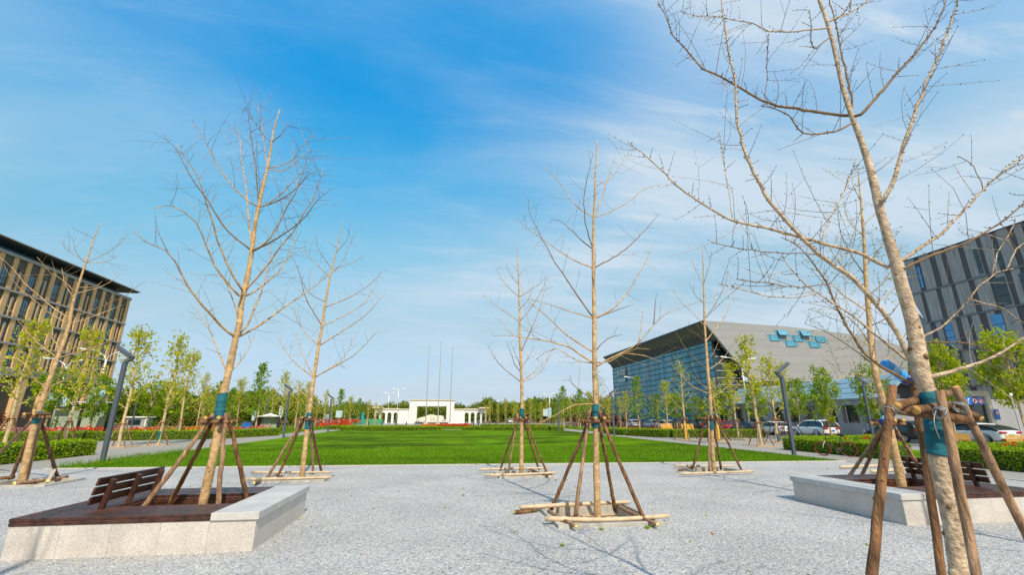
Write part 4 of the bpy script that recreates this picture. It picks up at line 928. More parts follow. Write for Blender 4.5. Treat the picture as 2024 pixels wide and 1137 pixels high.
def support(key, feet, tops, tie_z, r, bars=True, label='', mats=None):
    r *= .80
    T = TREES[key]; p0 = T['base']; s = empty('tree_support', (p0.x, p0.y, p0.z)); tag(s, label, 'tree stakes', 'log stakes propping the leafless trees')
    c = min(T['path'], key=lambda p: abs(p.z - tie_z)); rt = T['rad'](tie_z); o = Vector((p0.x, p0.y, p0.z)); rg = random.Random(ord(key) * 3)
    for i, (f, tpp) in enumerate(zip(feet, tops)):
        stake_mesh(Vector(f) - o, Vector(tpp) - o, r, seed=ord(key) * 10 + i).build('stake', [(mats[i] if mats else ('pole_tan', 'pole_brown')[i % 2]), 'log_end'], s, smooth=True)
    if bars:
        d = rt + r * 0.9
        for i, (ax, off, dz) in enumerate((((1, 0, 0), (0, -d, 0), 0), ((1, 0, 0), (0, d, 0), 0.01), ((0, 1, 0), (-d, 0, 0), r * 1.7), ((0, 1, 0), (d, 0, 0), r * 1.75))):
            a = Vector(ax) * rg.uniform(0.24, 0.33); q = Vector((c.x, c.y, tie_z + dz)) + Vector(off) - o
            stake_mesh(q - a, q + a * rg.uniform(.8, 1.1), r * 0.85, 8, ord(key) + i * 7).build('crossbar', ['pole_brown', 'log_end'], s, smooth=True)
        for sx in (-1, 1):
            for sy in (-1, 1):
                w = MB(); q = Vector((c.x + sx * d, c.y + sy * d, tie_z + r * 0.8)) - o
                w.torus(q, (sx, -sy, 0.3), r * 1.25, 0.004, 14, 4); w.build('wire', 'wire', s)
    return s
def tops_for(key, feet, tie_z, over, k=0.10):
    c = min(TREES[key]['path'], key=lambda p: abs(p.z - tie_z)); out = []
    for f in feet:
        d = Vector((f[0] - c.x, f[1] - c.y, 0)).normalized() * (TREES[key]['rad'](tie_z) + k); tie = Vector((c.x, c.y, tie_z)) + d
        v = (tie - Vector(f)).normalized(); out.append(tie + v * over)
    return out
def std(key, feet, tie, over, r, label, **kw): return support(key, feet, tops_for(key, feet, tie, over), tie, r, True, label, **kw)
F = [gp(1090, 1008), gp(1137, 1022), gp(1216, 1012, -.05), gp(1276, 1034)]
std('E', F, 1.72, 0.24, .043, 'four rough stakes round the middle tree on the gravel', mats=['pole_brown', 'pole_tan', 'pole_brown', 'pole_brown'])
b = TREES['D']['base']; std('D', [gp(987, 934), gp(1004, 938), gp(1066, 931), gp(1083, 940)], 1.72, .2, .042, 'dark stakes in a steep cone round the slim tree left of centre', mats=['pole_brown', 'pole_tan', 'pole_brown', 'pole_brown'])
std('C', [gp(527, 947), gp(547, 946), gp(619, 940), gp(636, 936)], 1.72, .12, .048, 'stakes of the leafless tree behind the left planter', mats=['pole_tan', 'pole_brown', 'pole_tan', 'pole_brown'])
std('F', [gp(1368, 930), gp(1402, 934), gp(1425, 928), gp(1467, 933)], 1.75, .1, .045, 'stakes of the leafless tree standing before the sports hall', mats=['pole_brown', 'pole_tan', 'pole_brown', 'pole_brown'])
std('A', [gp(-30, 925), gp(20, 950), gp(50, 955), gp(113, 942)], 1.80, .1, .058, 'thick stakes of the leafless tree at the far left', mats=['pole_tan', 'pole_brown', 'pole_tan', 'pole_brown'])
std('B', [(-4.72, 8.62, .17), (-4.60, 9.30, .15), (-3.50, 8.72, .15), (-3.22, 9.35, .15)], 1.72, .15, .046, 'four stakes standing in the soil of the left bench planter', mats=['pole_tan', 'pole_brown', 'pole_tan', 'pole_brown'])
std('H', [gp(1672, 952, .15), gp(1700, 948, .15), gp(1778, 968, .15), gp(1850, 978, .15)], 1.66, .15, .050, 'four stakes standing in the soil of the right bench planter', mats=['pole_tan', 'pole_brown', 'pole_tan', 'pole_tan'])
# the nearest tree: four heavy logs and a frame of cross logs
def near_support():
    T = TREES['G']; o = T['base'].copy(); k = .62; s = empty('tree_support', o); tag(s, 'heavy log stakes with a lashed log frame round the nearest tree at right', 'tree stakes', 'log stakes propping the leafless trees')
    def atn(x, y, Y): return at(x, y, 2.7 + (Y - 4.33) * k)
    for (px, py, Yf), (tx, ty, Yt), r, m, sd_ in (((1712, 1240, 4.20), (1764, 763, 4.20), .068, 'pole_brown', 1), ((1858, 1190, 4.62), (1801, 735, 4.62), .060, 'pole_brown', 2), ((1962, 1262, 3.92), (1859, 772, 4.02), .064, 'pole_tan', 3), ((2095, 1190, 4.35), (1886, 765, 4.15), .064, 'pole_tan', 4)):
        a, b_ = atn(px, py, Yf), atn(tx, ty, Yt)
        v = (a - b_); a = b_ + v * ((b_.z + 0.04) / (b_.z - a.z)) if a.z < b_.z else a
        stake_mesh(a - o, b_ - o, r * k * .66, 14, sd_, .002).build('stake', [m, 'log_end'], s, smooth=True)
    for (x0, y0, Ya), (x1, y1, Yb), r in (((1773, 803, 4.12), (1880, 776, 4.75), .052), ((1812, 811, 4.08), (1900, 798, 4.32), .052), ((1748, 808, 4.30), (1920, 833, 4.00), .060), ((1840, 800, 4.50), (1940, 829, 4.10), .050)):
        stake_mesh(atn(x0, y0, Ya) - o, atn(x1, y1, Yb) - o, r * k * .78, 14, int(x0)).build('crossbar', ['pole_brown', 'log_end'], s, smooth=True)
    for x, y, Yq, ax in ((1760, 812, 4.2, (1, .2, .5)), (1858, 815, 4.02, (1, .1, .4)), (1858, 818, 4.03, (.9, .1, -.4)), (1898, 806, 4.12, (1, .3, .5))):
        w = MB(); c0 = atn(x, y, Yq) - o; axv = Vector(ax).normalized(); u = axv.orthogonal().normalized(); v = axv.cross(u); pts = []
        for q in range(64):                                          # one wire wound four times round the crossing
            a = q / 16 * 2 * math.pi; pts.append(c0 + axv * (.010 * (q / 16 - 2) + .004 * math.sin(q * 1.7)) + (u * math.cos(a) + v * math.sin(a)) * (.0335 + .0015 * math.sin(q * .9)))
        w.tube(pts, .0022, 5); w.build('wire', 'wire', s, smooth=True)
    for pts in (((1850, 812, 3.95), (1846, 830, 3.90), (1850, 850, 3.90), (1858, 868, 3.92)), ((1862, 812, 3.95), (1872, 806, 3.94), (1868, 822, 3.92)), ((1762, 800, 4.1), (1776, 812, 4.08), (1790, 818, 4.06)), ((1866, 795, 4.0), (1890, 797, 4.05), (1912, 804, 4.06))):
        w = MB(); w.tube(smooth_path([atn(*q) - o for q in pts], .02), .0024, 5); w.build('wire_end', 'wire', s, smooth=True)
near_support()
# drip bottles tied to trunks
def bottle(px0, py0, px1, py1, Y, r, label):
    a, b_ = at(px0, py0, Y), at(px1, py1, Y); o = empty('drip_bottle', b_); tag(o, label, 'bottle'); a = a - b_; d = a.normalized(); L = a.length
    m = MB(); n = 24; m.tube([d * (L * i / n) for i in range(n + 1)], [r * (0.5 if i == 0 else 0.86 if i == 1 else 1.0 - 0.035 * (i % 4 == 0)) * (1 if i < n - 2 else (0.9, 0.7, 0.45)[i - n + 2]) for i in range(n + 1)], 20); m.build('body', 'bucket_blue', o, smooth=True)
    m = MB(); m.tube([d * L * .40, d * L * .66], r * 1.012, 20, cap=False); m.build('label_band', 'bucket_band', o, smooth=True)
    m = MB(); m.tube([d * -L * .32, d * -L * .1, d * L * .06], [r * .55, r * 1.03, r * 1.03], 18); m.build('dark_sleeve', 'bucket_dark', o, smooth=True)
    m = MB(); m.tube(smooth_path([d * -L * .3, d * -L * .4 + Vector((.03, 0, -.1)), Vector((.05, .02, -.3))], .03), .005, 5); m.build('drip_tube', 'dark_metal', o, smooth=True)
bottle(1744, 716, 1789, 748, 2.88, .038, 'large bright blue drip bottle slung upside down behind the nearest trunk')
bottle(1756, 825, 1745, 835, 8.7, .075, 'small blue drip bottle on the budding tree in the right planter')

# ------------------------------------------------------------------ bench planters
def planter(x0, x1, y0, y1, mirror, label, lab_back):
    c = Vector(((x0 + x1) / 2, (y0 + y1) / 2, 0)); p = empty('bench_planter', c); tag(p, label, 'planter', 'stone planters with a timber seat')
    w, h = (x1 - x0) / 2, (y1 - y0) / 2; s = -1 if mirror else 1                    # stone seat on the +x side (mirrored: -x)
    dk, cap, z0, z1 = 0.76, 0.60, 0.40, 0.50; hw, hh = w, h
    def X(v): return v * s
    def bx(mb, xa, xb, ya, yb, za, zb, mi=0): mb.box((min(X(xa), X(xb)), ya, za), (max(X(xa), X(xb)), yb, zb), mi)
    g = MB(); n = 5
    for i in range(n):                                                               # facing slabs with open joints
        a, b_ = -hw + 2 * hw * i / n, -hw + 2 * hw * (i + 1) / n
        for ya, yb in ((-hh, -hh + .05), (hh - .05, hh)): bx(g, a + .0015, b_ - .0015, ya, yb, -.02, z0)
    for i in range(4):
        a, b_ = -hh + .052 + (2 * hh - .104) * i / 4, -hh + .052 + (2 * hh - .104) * (i + 1) / 4
        for xa, xb in ((-hw, -hw + .05), (hw - .05, hw)): bx(g, xa, xb, a + .0015, b_ - .0015, -.02, z0)
    g.build('stone_base', 'granite', p)
    ic = MB(); bx(ic, -hw + .012, hw - .012, -hh + .012, -hh + dk - .02, -.02, z0 - .004); bx(ic, -hw + .012, hw - .012, hh - dk + .02, hh - .012, -.02, z0 - .004)
    bx(ic, -hw + .012, -hw + dk - .02, -hh + dk - .02, hh - dk + .02, -.02, z0 - .004); bx(ic, hw - cap - .02, hw - .012, -hh + dk - .02, hh - dk + .02, -.02, z0 - .004)
    ic.build('inner_wall', 'joint', p)
    q = MB(); m = 3
    for i in range(m): bx(q, hw - cap, hw + .035, -hh - .03 + (2 * hh + .06) * i / m + .001, -hh - .03 + (2 * hh + .06) * (i + 1) / m - .001, z0 + .002, z1 + .005)
    bevelled(q.build('stone_seat', 'granite_cap', p), .008)
    d = MB(); k = 6; pw = dk / k                                                    # planks mitred at the corners
    xe = hw - cap - .002
    for i in range(k):
        a, b_ = i * pw + .004, (i + 1) * pw - .010; o1 = .02 if i == 0 else 0
        for sy in (-1, 1):
            ys = [sy * (hh + o1 - a), sy * (hh - b_)]; 
            poly = [(X(-hw - o1 + a), ys[0]), (X(xe), ys[0]), (X(xe), ys[1]), (X(-hw + b_), ys[1])]
            if (sy * s) > 0: poly = poly[::-1]
            d.prism(poly, z1 - .045, z1)
        poly = [(X(-hw - o1 + a), -hh - o1 + a), (X(-hw + b_), -hh + b_), (X(-hw + b_), hh - b_), (X(-hw - o1 + a), hh + o1 - a)]
        if s < 0: poly = poly[::-1]
        d.prism(poly, z1 - .045, z1)
    bx(d, -hw - .012, xe, -hh - .012, -hh + .02, z0 + .001, z1 - .047); bx(d, -hw - .012, xe, hh - .02, hh + .012, z0 + .001, z1 - .047); bx(d, -hw - .012, -hw + .02, -hh + .021, hh - .021, z0 + .001, z1 - .047)
    for za, zb in ((z0 - .06, z0 + .015), (z0 + .022, z1 - .047)):                     # lining of the opening
        bx(d, -hw + dk - .02, xe, -hh + dk - .02, -hh + dk + .005, za, zb); bx(d, -hw + dk - .02, xe, hh - dk - .005, hh - dk + .02, za, zb); bx(d, -hw + dk - .02, -hw + dk + .005, -hh + dk + .006, hh - dk - .006, za, zb)
    bevelled(d.build('deck', 'deck_wood', p), .007, 2)
    so_ = bmesh.new(); bmesh.ops.create_grid(so_, x_segments=24, y_segments=16, size=1)
    rs = random.Random(3)
    for v in so_.verts: v.co = Vector((v.co.x * (hw - dk + .05) + X(.07), v.co.y * (hh - dk + .05), .15 + rs.uniform(-.02, .04)))
    me = bpy.data.meshes.new('soil'); so_.to_mesh(me); so_.free(); me.materials.append(MATS['soil']); so2 = bpy.data.objects.new('soil', me); COL.objects.link(so2); so2.parent = p
    br = empty('backrest', (X(-hw + dk - .10), 0, z1)); br.parent = p
    lean = .22
    for i in range(3):
        za = .085 + i * .128; mb = MB(); xa = za * lean
        M = Matrix.Translation((s * (xa - .03), 0, za)) @ Matrix.Rotation(s * math.atan(lean), 4, 'Y')
        mb.box((-.016, -.94, 0), (.016, .70, .108), M=M); bevelled(mb.build('slat', 'deck_wood', br), .006, 2)
    for y in (-.62, .0, .62):
        mb = MB(); M = Matrix.Translation((s * .012, y - .09, -.06)) @ Matrix.Rotation(s * math.atan(lean), 4, 'Y'); mb.box((-.022, -.03, 0), (.05, .03, .485), M=M); bevelled(mb.build('post', 'deck_wood', br), .006, 2)
    return p
planter(-5.58, -2.52, 7.58, 10.15, False, 'left stone planter with dark red timber seating and a slatted backrest', '')
planter(8.02, 11.08, 7.54, 10.15, True, 'right stone planter, partly cut by the frame, its timber seat facing right', '')

# ------------------------------------------------------------------ tree pits with kerbs, and peeled poles laid round them
def pit(key, x0, x1, y0, y1, sunk, ref):
    c = Vector(((x0 + x1) / 2, (y0 + y1) / 2, 0)); o = empty('tree_pit', c); tag(o, 'square kerbed soil pit at the foot of the ' + ref, 'tree pit', 'kerbed tree pits in the gravel'); w, h = (x1 - x0) / 2, (y1 - y0) / 2
    for a, b_ in (((-w, -h), (w, -h + .1)), ((-w, h - .1), (w, h)), ((-w, -h + .101), (-w + .1, h - .101)), ((w - .1, -h + .101), (w, h - .101))):
        m = MB(); m.box((a[0], a[1], -.30), (b_[0], b_[1], .055)); bevelled(m.build('kerb_block', 'concrete', o), .008)
    bm = bmesh.new(); bmesh.ops.create_grid(bm, x_segments=22, y_segments=22, size=1); rs = random.Random(ord(key))
    for v in bm.verts: v.co = Vector((v.co.x * (w - .095), v.co.y * (h - .095), -.22 + rs.uniform(0, .035) + .12 * max(0, 1 - (v.co.length * 1.4))))
    me = bpy.data.meshes.new('soil'); bm.to_mesh(me); bm.free(); me.materials.append(MATS['soil']); q = bpy.data.objects.new('soil', me); COL.objects.link(q); q.parent = o
def pole(a, b_, r, label, m='bamboo', sg=None):
    a, b_ = Vector(a), Vector(b_); c = (a + b_) / 2; mb = MB(); n = 12; rg = random.Random(int(a.x * 100) + int(b_.y * 77)); sag = rg.uniform(-.02, .02) if sg is None else sg
    mb.tube([a.lerp(b_, i / n) - c + Vector((0, 0, sag * math.sin(math.pi * i / n))) for i in range(n + 1)], [r * (1.1 - .2 * i / n) * (1 + rg.uniform(-.04, .04)) for i in range(n + 1)], 10, capmi=1)
    o = mb.build('ground_pole', [m, 'bamboo_end'], None, c, smooth=True); tag(o, label, 'pole', 'poles laid round the tree pits')
for k_, r_ in (('E', 'middle tree'), ('D', 'slim tree left of centre'), ('C', 'leafless tree behind the left planter'), ('F', 'leafless tree before the sports hall'), ('A', 'leafless tree at the far left')): pit(k_, *PITS[k_], 0, r_)
z = .10
pole(gp(1078, 1026, z), gp(1321, 1020, z), .042, 'pale peeled pole in front of the middle tree, bowed, yellow end', sg=-.045); pole(gp(1028, 1004, z), gp(1244, 993, z), .038, 'pale peeled pole behind the middle tree with white wrapped end')
pole(gp(1085, 1012, .07), gp(1139, 1042, .07), .035, 'short brown pole on the left side of the middle tree pit', 'pole_tan'); pole(gp(1222, 1002, .07), gp(1300, 1038, .07), .036, 'brown pole on the right side of the middle tree pit', 'pole_tan')
pole(gp(1016, 1013, .05), gp(1062, 1008, .05), .034, 'stub of brown pole lying left of the middle tree pit', 'pole_brown')
pole(gp(958, 940, z), gp(1100, 935, z), .040, 'pale pole in front of the slim tree left of centre'); pole(gp(947, 929, z), gp(1082, 926, z), .038, 'pale pole behind the slim tree left of centre')
pole(gp(1047, 929, .06), gp(1086, 943, .06), .035, 'brown pole on the right side of the slim tree pit', 'pole_brown')
pole(gp(488, 948, z), gp(655, 944, z), .040, 'pale pole in front of the tree behind the left planter'); pole(gp(498, 934, z), gp(655, 934, z), .038, 'pale pole behind the tree behind the left planter'); pole(gp(502, 956, .06), gp(550, 938, .06), .036, 'brown pole on the left of the pit behind left planter', 'pole_tan')
pole(gp(1345, 937, z), gp(1490, 932, z), .038, 'pale pole in front of the tree before the sports hall'); pole(gp(1333, 921, z), gp(1452, 921, z), .036, 'pale pole behind the tree before the sports hall'); pole(gp(1372, 924, .06), gp(1338, 930, .06), .034, 'short brown pole left of the pit before the hall', 'pole_brown')
pole(gp(28, 957, .08), gp(133, 943, .08), .052, 'thick brown log lying in front of the far left tree', 'pole_tan'); pole(gp(-30, 948, .08), gp(30, 944, .08), .050, 'brown log at the left picture edge by far left tree', 'pole_brown'); pole(gp(94, 953, .1), gp(108, 930, .3), .045, 'short yellowish post leaning on the far left log', 'bamboo')
pole(gp(1661, 924, .08), gp(1760, 921, .08), .045, 'pole lying beyond the right planter, left half of its frame'); pole(gp(1722, 932, .08), gp(1790, 927, .08), .045, 'pale pole lying behind the right planter near its stakes')
# ------------------------------------------------------------------ lamps
def bent_lamp(base, z1, dx, label, k=1.0, ax='x'):
    o = empty('lamp_post', base, 0 if ax == 'x' else R(90)); tag(o, label, 'lamp post', 'grey bent lamp posts')
    w = .085 * k; a = Vector((0, 0, z1)); b = Vector((-dx * .26 * k, 0, z1 + .22 * k)); c = Vector((dx * .50 * k, 0, z1 + .74 * k))
    m = MB(); m.box((-w, -w * .8, 0), (w, w * .8, z1)); bevelled(m.build('post', 'lamp_grey', o), .012)
    def bar(p, q, name, h, mt):
        d = (q - p); L = d.length; M = Matrix.Translation(p) @ d.to_track_quat('Z', 'Y').to_matrix().to_4x4(); mm = MB(); mm.box((-w, -w * .82, -.03), (w, w * .82, L), M=M); return bevelled(mm.build(name, mt, o), .012)
    bar(a, b, 'elbow', w, 'lamp_grey'); bar(b, c, 'arm', w, 'lamp_grey')
    d = (c - b).normalized(); n = Vector((d.z, 0, -d.x)); n = n if n.z < 0 else -n
    M = Matrix.Translation(b + d * .15 + n * (w * 0.99)) @ d.to_track_quat('Z', 'Y').to_matrix().to_4x4(); mm = MB(); mm.box((-.012, -w * .6, 0), (.012, w * .6, (c - b).length - .25), M=M); mm.build('light_panel', 'lamp_panel', o)
    mm = MB(); mm.box((-w * 1.6, -w * 1.6, 0), (w * 1.6, w * 1.6, .02)); mm.build('base_plate', 'lamp_grey', o)
for px, py, tp, dx, lb, ax in ((202, 913, 716, -1, 'nearest bent lamp post on the left lawn edge', 'x'), (560, 866, 776, -1, 'bent lamp post on the left lawn edge right behind the second planter tree', 'x'), (648, 854, 791, -1, 'farthest bent lamp post on the left lawn edge', 'x'),
        (257, 857, 769, -1, 'lamp post in the flower bed behind the left hedge, seen edge on', 'y'), (290, 845, 806, 1, 'small far lamp post beyond the red flowers on the left', 'y'), (522, 851, 798, 1, 'lamp post in front of the small glass shelter on the left', 'y'),
        (1570, 901, 747, 1, 'nearest bent lamp post on the right lawn edge', 'x'), (1214, 862, 784, 1, 'bent lamp post on the right lawn edge beside the middle tree', 'x'), (1105, 852, 796, 1, 'farthest bent lamp post on the right lawn edge', 'x'),
        (1728, 873, 764, -1, 'bent lamp post by the road behind the budding tree', 'x'), (1293, 846, 788, -1, 'bent lamp post before the sports hall among green trees', 'x')):
    b = gp(px, py); zt = at(tp if False else px, tp, b.y).z; bent_lamp(b, zt, dx, lb, 1.0, ax)
def street_lamp(px, pj, Y, tl, tr, label, r=.11, groundz=-.15):
    j = at(px, pj, Y); o = empty('street_lamp', (j.x, Y, groundz)); tag(o, label, 'street lamp', 'white double armed street lamps'); B = Vector((j.x, Y, groundz)); h = j.z - groundz
    m = MB(); m.tube([(0, 0, 0), (0, 0, h * .7), (0, 0, h)], [r, r * .8, r * .7], 10); m.build('pole', 'white_metal', o, smooth=True)
    for t, s in ((tl, -1), (tr, 1)):
        e = at(t[0], t[1], Y) - B; st = Vector((s * r * .6, 0, h * .72)); p = [st, Vector((s * r * .7, 0, h)), Vector((e.x * .28, 0, h + (e.z - h) * .55)), Vector((e.x * .62, 0, h + (e.z - h) * .92)), e]
        mm = MB(); mm.tube(smooth_path(p, .25), r * .5, 8); mm.build('arm', 'white_metal', o, smooth=True)
        hd = MB(); v = Vector((s, 0, (e.z - p[3].z) / max(.1, abs(e.x - p[3].x)))).normalized(); hd.tube([e - v * .2, e, e + v * .75, e + v * .85], [r * .5, r * 1.1, r * 1.0, r * .3], 8); hd.build('lamp_head', 'white_paint', o, smooth=True)
street_lamp(131, 727, 60, (96, 709), (147, 715), 'white double armed street lamp, lower one before the brick office block')
street_lamp(210, 711, 58, (173, 691), (236, 697), 'white double armed street lamp beside the right end of the brick block')
street_lamp(1466, 724, 58, (1435, 707), (1483, 710), 'white double armed street lamp before the glass corner of the hall')
street_lamp(1262, 757, 88, (1241, 746), (1279, 746), 'white double armed street lamp before the left part of the glass front')
street_lamp(1086, 784, 150, (1078, 780), (1093, 779), 'small far street lamp left of the middle tree', .13)
street_lamp(769, 780, 190, (762, 777), (776, 777), 'lower of two far street lamps left of the white gate', .16); street_lamp(788, 771, 178, (780, 769), (797, 769), 'taller of two far street lamps left of the white gate', .16)
street_lamp(979, 796, 190, (974, 793), (984, 793), 'thin far street lamp to the right of the white gate', .12); street_lamp(1042, 792, 170, (1036, 789), (1048, 788), 'thin far street lamp behind the slim leafless tree', .12)
def banner(px, p0, p1, Y, w, bend, label, m='banner_blue'):
    a, b = at(px, p0, Y), at(px, p1, Y); o = MB(); n = 10; vs = []
    for i in range(n + 1):
        f = i / n; z = b.z + (a.z - b.z) * f; y = Y - bend * math.sin(math.pi * f) ** 2 * .6 ; x = bend * (1 - f) ** 1.5 * -.6 + bend * .4 * f
        vs += [(x, y - Y, z - b.z), (x + w, y - Y, z - b.z), (x, y - Y + .02, z - b.z), (x + w, y - Y + .02, z - b.z)]
    for i in range(n): k = i * 4; o.add([], []); o.f += [(k, k + 1, k + 5, k + 4), (k + 3, k + 2, k + 6, k + 7)]; o.mi += [0, 0]
    o.v = vs; q = o.build('banner', m, None, (a.x, Y, b.z)); tag(q, label, 'banner', 'pale blue banners on street lamps' if m == 'banner_blue' else None)
banner(99, 777, 804, 59.9, 1.25, 0.0, 'pale blue banner left of the pole on the lower left street lamp'); banner(119, 778, 804, 59.9, .9, 0.0, 'pale blue banner right of the pole on the lower left street lamp')
banner(182, 767, 797, 57.9, 1.0, .3, 'pale blue banner half hidden by leaves, left of the higher street lamp pole'); banner(197, 768, 799, 57.9, 1.2, .8, 'pale blue banner curling in the wind behind the nearest left lamp post')
banner(1256, 799, 818, 87.8, 1.3, .0, 'blue banner on the left of the street lamp before the glass front'); banner(1267, 809, 817, 87.8, 1.3, .0, 'small blue banner right of the street lamp before the glass front'); banner(1081, 807, 825, 100, 1.0, 0, 'narrow blue banner among the trees left of the middle tree')
banner(1456, 787, 812, 62, 1.5, .4, 'orange red banner hanging at the glass corner of the sports hall', 'banner_red')

# ------------------------------------------------------------------ hedges and flower beds
def hedge(pts, w, h, label, dens=430, size=.075, m='leaf_hedge'):
    pts = [Vector((p[0], p[1], 0)) for p in pts]; o = empty('hedge', pts[0]); tag(o, label, 'hedge', 'clipped hedges'); B = pts[0]
    core = MB(); Cs = []
    for a, b in zip(pts, pts[1:]):
        d = (b - a); L = d.length; d.normalize(); q = Vector((-d.y, d.x, 0)); iw = w / 2 - .06
        core.prism([a - B - q * iw, b - B - q * iw, b - B + q * iw, a - B + q * iw], 0, h - .07)
        nf = int(L * h * dens); nt = int(L * w * dens); ne = int(w * h * dens)
        def face(n, u0, u1, v, zf):
            u = RNG.uniform(u0, u1, n); c = np.array(a)[None] + u[:, None] * np.array(d)[None] + v[:, None] * np.array(q)[None]; c[:, 2] = zf; return c
        for s in (-1, 1): Cs.append(face(nf, 0, L, s * (w / 2 + RNG.normal(0, .028, nf)), RNG.uniform(.01, h, nf)))
        Cs.append(face(nt, 0, L, RNG.uniform(-w / 2, w / 2, nt), h + RNG.normal(0, .028, nt)))
        for u in (0, L): Cs.append(face(ne, u - .03, u + .03, RNG.uniform(-w / 2, w / 2, ne), RNG.uniform(.01, h, ne)))
        ns = int(L * 5); Cs.append(face(ns, 0, L, RNG.uniform(-w / 2, w / 2, ns), h + RNG.uniform(.03, .11, ns)))
    core.build('dark_core', 'hedge_core', o); C = np.concatenate(Cs)  # solid dark green box inside the shell of leaves
    C[:, 2] += 0.03 * np.sin(C[:, 0] * 2.1 + C[:, 1] * 1.7); C -= np.array(B)[None]
    np_quads('foliage', leaf_array(C, size, RNG), m, o)
def off(pts, d):                                              # shift a polyline away from the viewer side
    return [(p[0] + d[0], p[1] + d[1]) for p in pts]
HW = .95
hedge([(-17.7, 8.0), (-17.65, 27.0)], 1.3, .68, 'clipped bright hedge beside the left path, nearest on the left', 520)
hedge([(-40, 42.2), (-27.3, 42.2), (-24.4, 43.3), (-19.6, 44.4)], 1.3, .68, 'long clipped hedge on the left behind the staked leafy trees'); hedge([(-19.3, 44.6), (-16.8, 52.2)], 1.3, .68, 'short stretch of hedge ending behind the left bent lamp post')
hedge([(-14.0, 71.2), (.2, 69.2)], 1.1, .46, 'low hedge across the far end of the lawn, left part', 330, .1); hedge([(3.2, 68.8), (17.6, 66.9)], 1.1, .46, 'low hedge across the far end of the lawn, right part', 330, .1)
hedge([(18.9, 52.0), (19.1, 46.3)], 1.2, .62, 'short far hedge by the right path beyond the lamp post', 330, .09); hedge([(19.3, 45.9), (21.0, 41.2), (29.2, 39.9)], 1.2, .68, 'hedge running in front of the parked cars, bending along the path', 400)
hedge([(20.3, 25.2), (20.2, 18.6)], 1.25, .66, 'clipped hedge behind the leaning bicycle on the right', 560, .07); hedge([(20.9, 25.2), (27.6, 26.4)], 1.25, .66, 'hedge edge running from the bicycle hedge towards the road', 430)
hedge([(20.35, 16.6), (20.3, 9.0)], 1.25, .70, 'clipped hedge at the right picture edge behind the nearest tree', 600, .065); hedge([(23.2, 19.5), (28.4, 18.0)], 1.3, .60, 'hedge behind the red flowers near the white car on the right', 430)
hedge([(-17, 76.5), (-3, 75)], 1.0, .5, 'second low hedge beyond the lawn, left of centre', 200, .12); hedge([(7, 82), (18, 80.5)], 1.2, .55, 'second low hedge beyond the lawn, right of centre', 200, .12)
def flowers(pts, w, h, mats, n, size, label='flower_bed', gm='leaf_hedge'):
    pts = [Vector((p[0], p[1], 0)) for p in pts]; V = []; G = []
    for a, b in zip(pts, pts[1:]):
        d = (b - a); L = d.length; d.normalize(); q = Vector((-d.y, d.x, 0)); m = int(n * L)
        u, v = RNG.uniform(0, L, m), RNG.uniform(-w / 2, w / 2, m); c = np.array(a)[None] + u[:, None] * np.array(d) + v[:, None] * np.array(q); c[:, 2] = h + RNG.normal(0, h * .12, m); V.append(c)
        m2 = m * 2; u, v = RNG.uniform(0, L, m2), RNG.uniform(-w / 2, w / 2, m2); c = np.array(a)[None] + u[:, None] * np.array(d) + v[:, None] * np.array(q); c[:, 2] = RNG.uniform(.05, h * .93, m2); G.append(c)
    V = np.concatenate(V); G = np.concatenate(G)
    V = np.repeat(V, 6, 0) + RNG.normal(0, size * .38, (len(V) * 6, 3))
    K = len(mats); parts = np.array_split(V[np.argsort(V[:, 0] + RNG.normal(0, 1.2, len(V)))], K)
    for mname, c in zip(mats, parts): tag(np_quads('blossoms', leaf_array(c, size * .8, RNG, .3, 1.0), mname), kind='stuff')
    tag(np_quads('flower_foliage', leaf_array(G, .13, RNG), gm), kind='stuff')
flowers([(-37, 46.8), (-28, 46.9), (-24.5, 47.8), (-20.5, 48.6)], 1.6, .78, ['petal_pink', 'petal_red', 'petal_red', 'petal_red', 'petal_orange', 'petal_orange'], 15, .16)
flowers([(-20.3, 49.0), (-18.6, 56)], 1.4, .70, ['petal_red', 'petal_pink'], 14, .16); flowers([(-24, 100), (-18.5, 112)], 2.4, 1.0, ['petal_pink', 'petal_red'], 22, .25); flowers([(-19, 80), (-17.5, 96)], 1.6, .6, ['petal_red'], 16, .2)
flowers([(-3.2, 86), (5.5, 85)], 2.2, .45, ['petal_orange', 'petal_red', 'petal_red'], 34, .20); flowers([(21.6, 24.0), (26.0, 23.2)], 1.2, .62, ['petal_red'], 3, .13); flowers([(23.8, 17.3), (27.5, 16.2)], 1.0, .70, ['petal_red'], 5, .13); flowers([(-31, 26), (-24, 24.5)], 1.2, .6, ['petal_pink'], 18, .14)
flowers([(21.6, 58), (29, 55)], 1.0, .5, ['petal_red'], 6, .14)

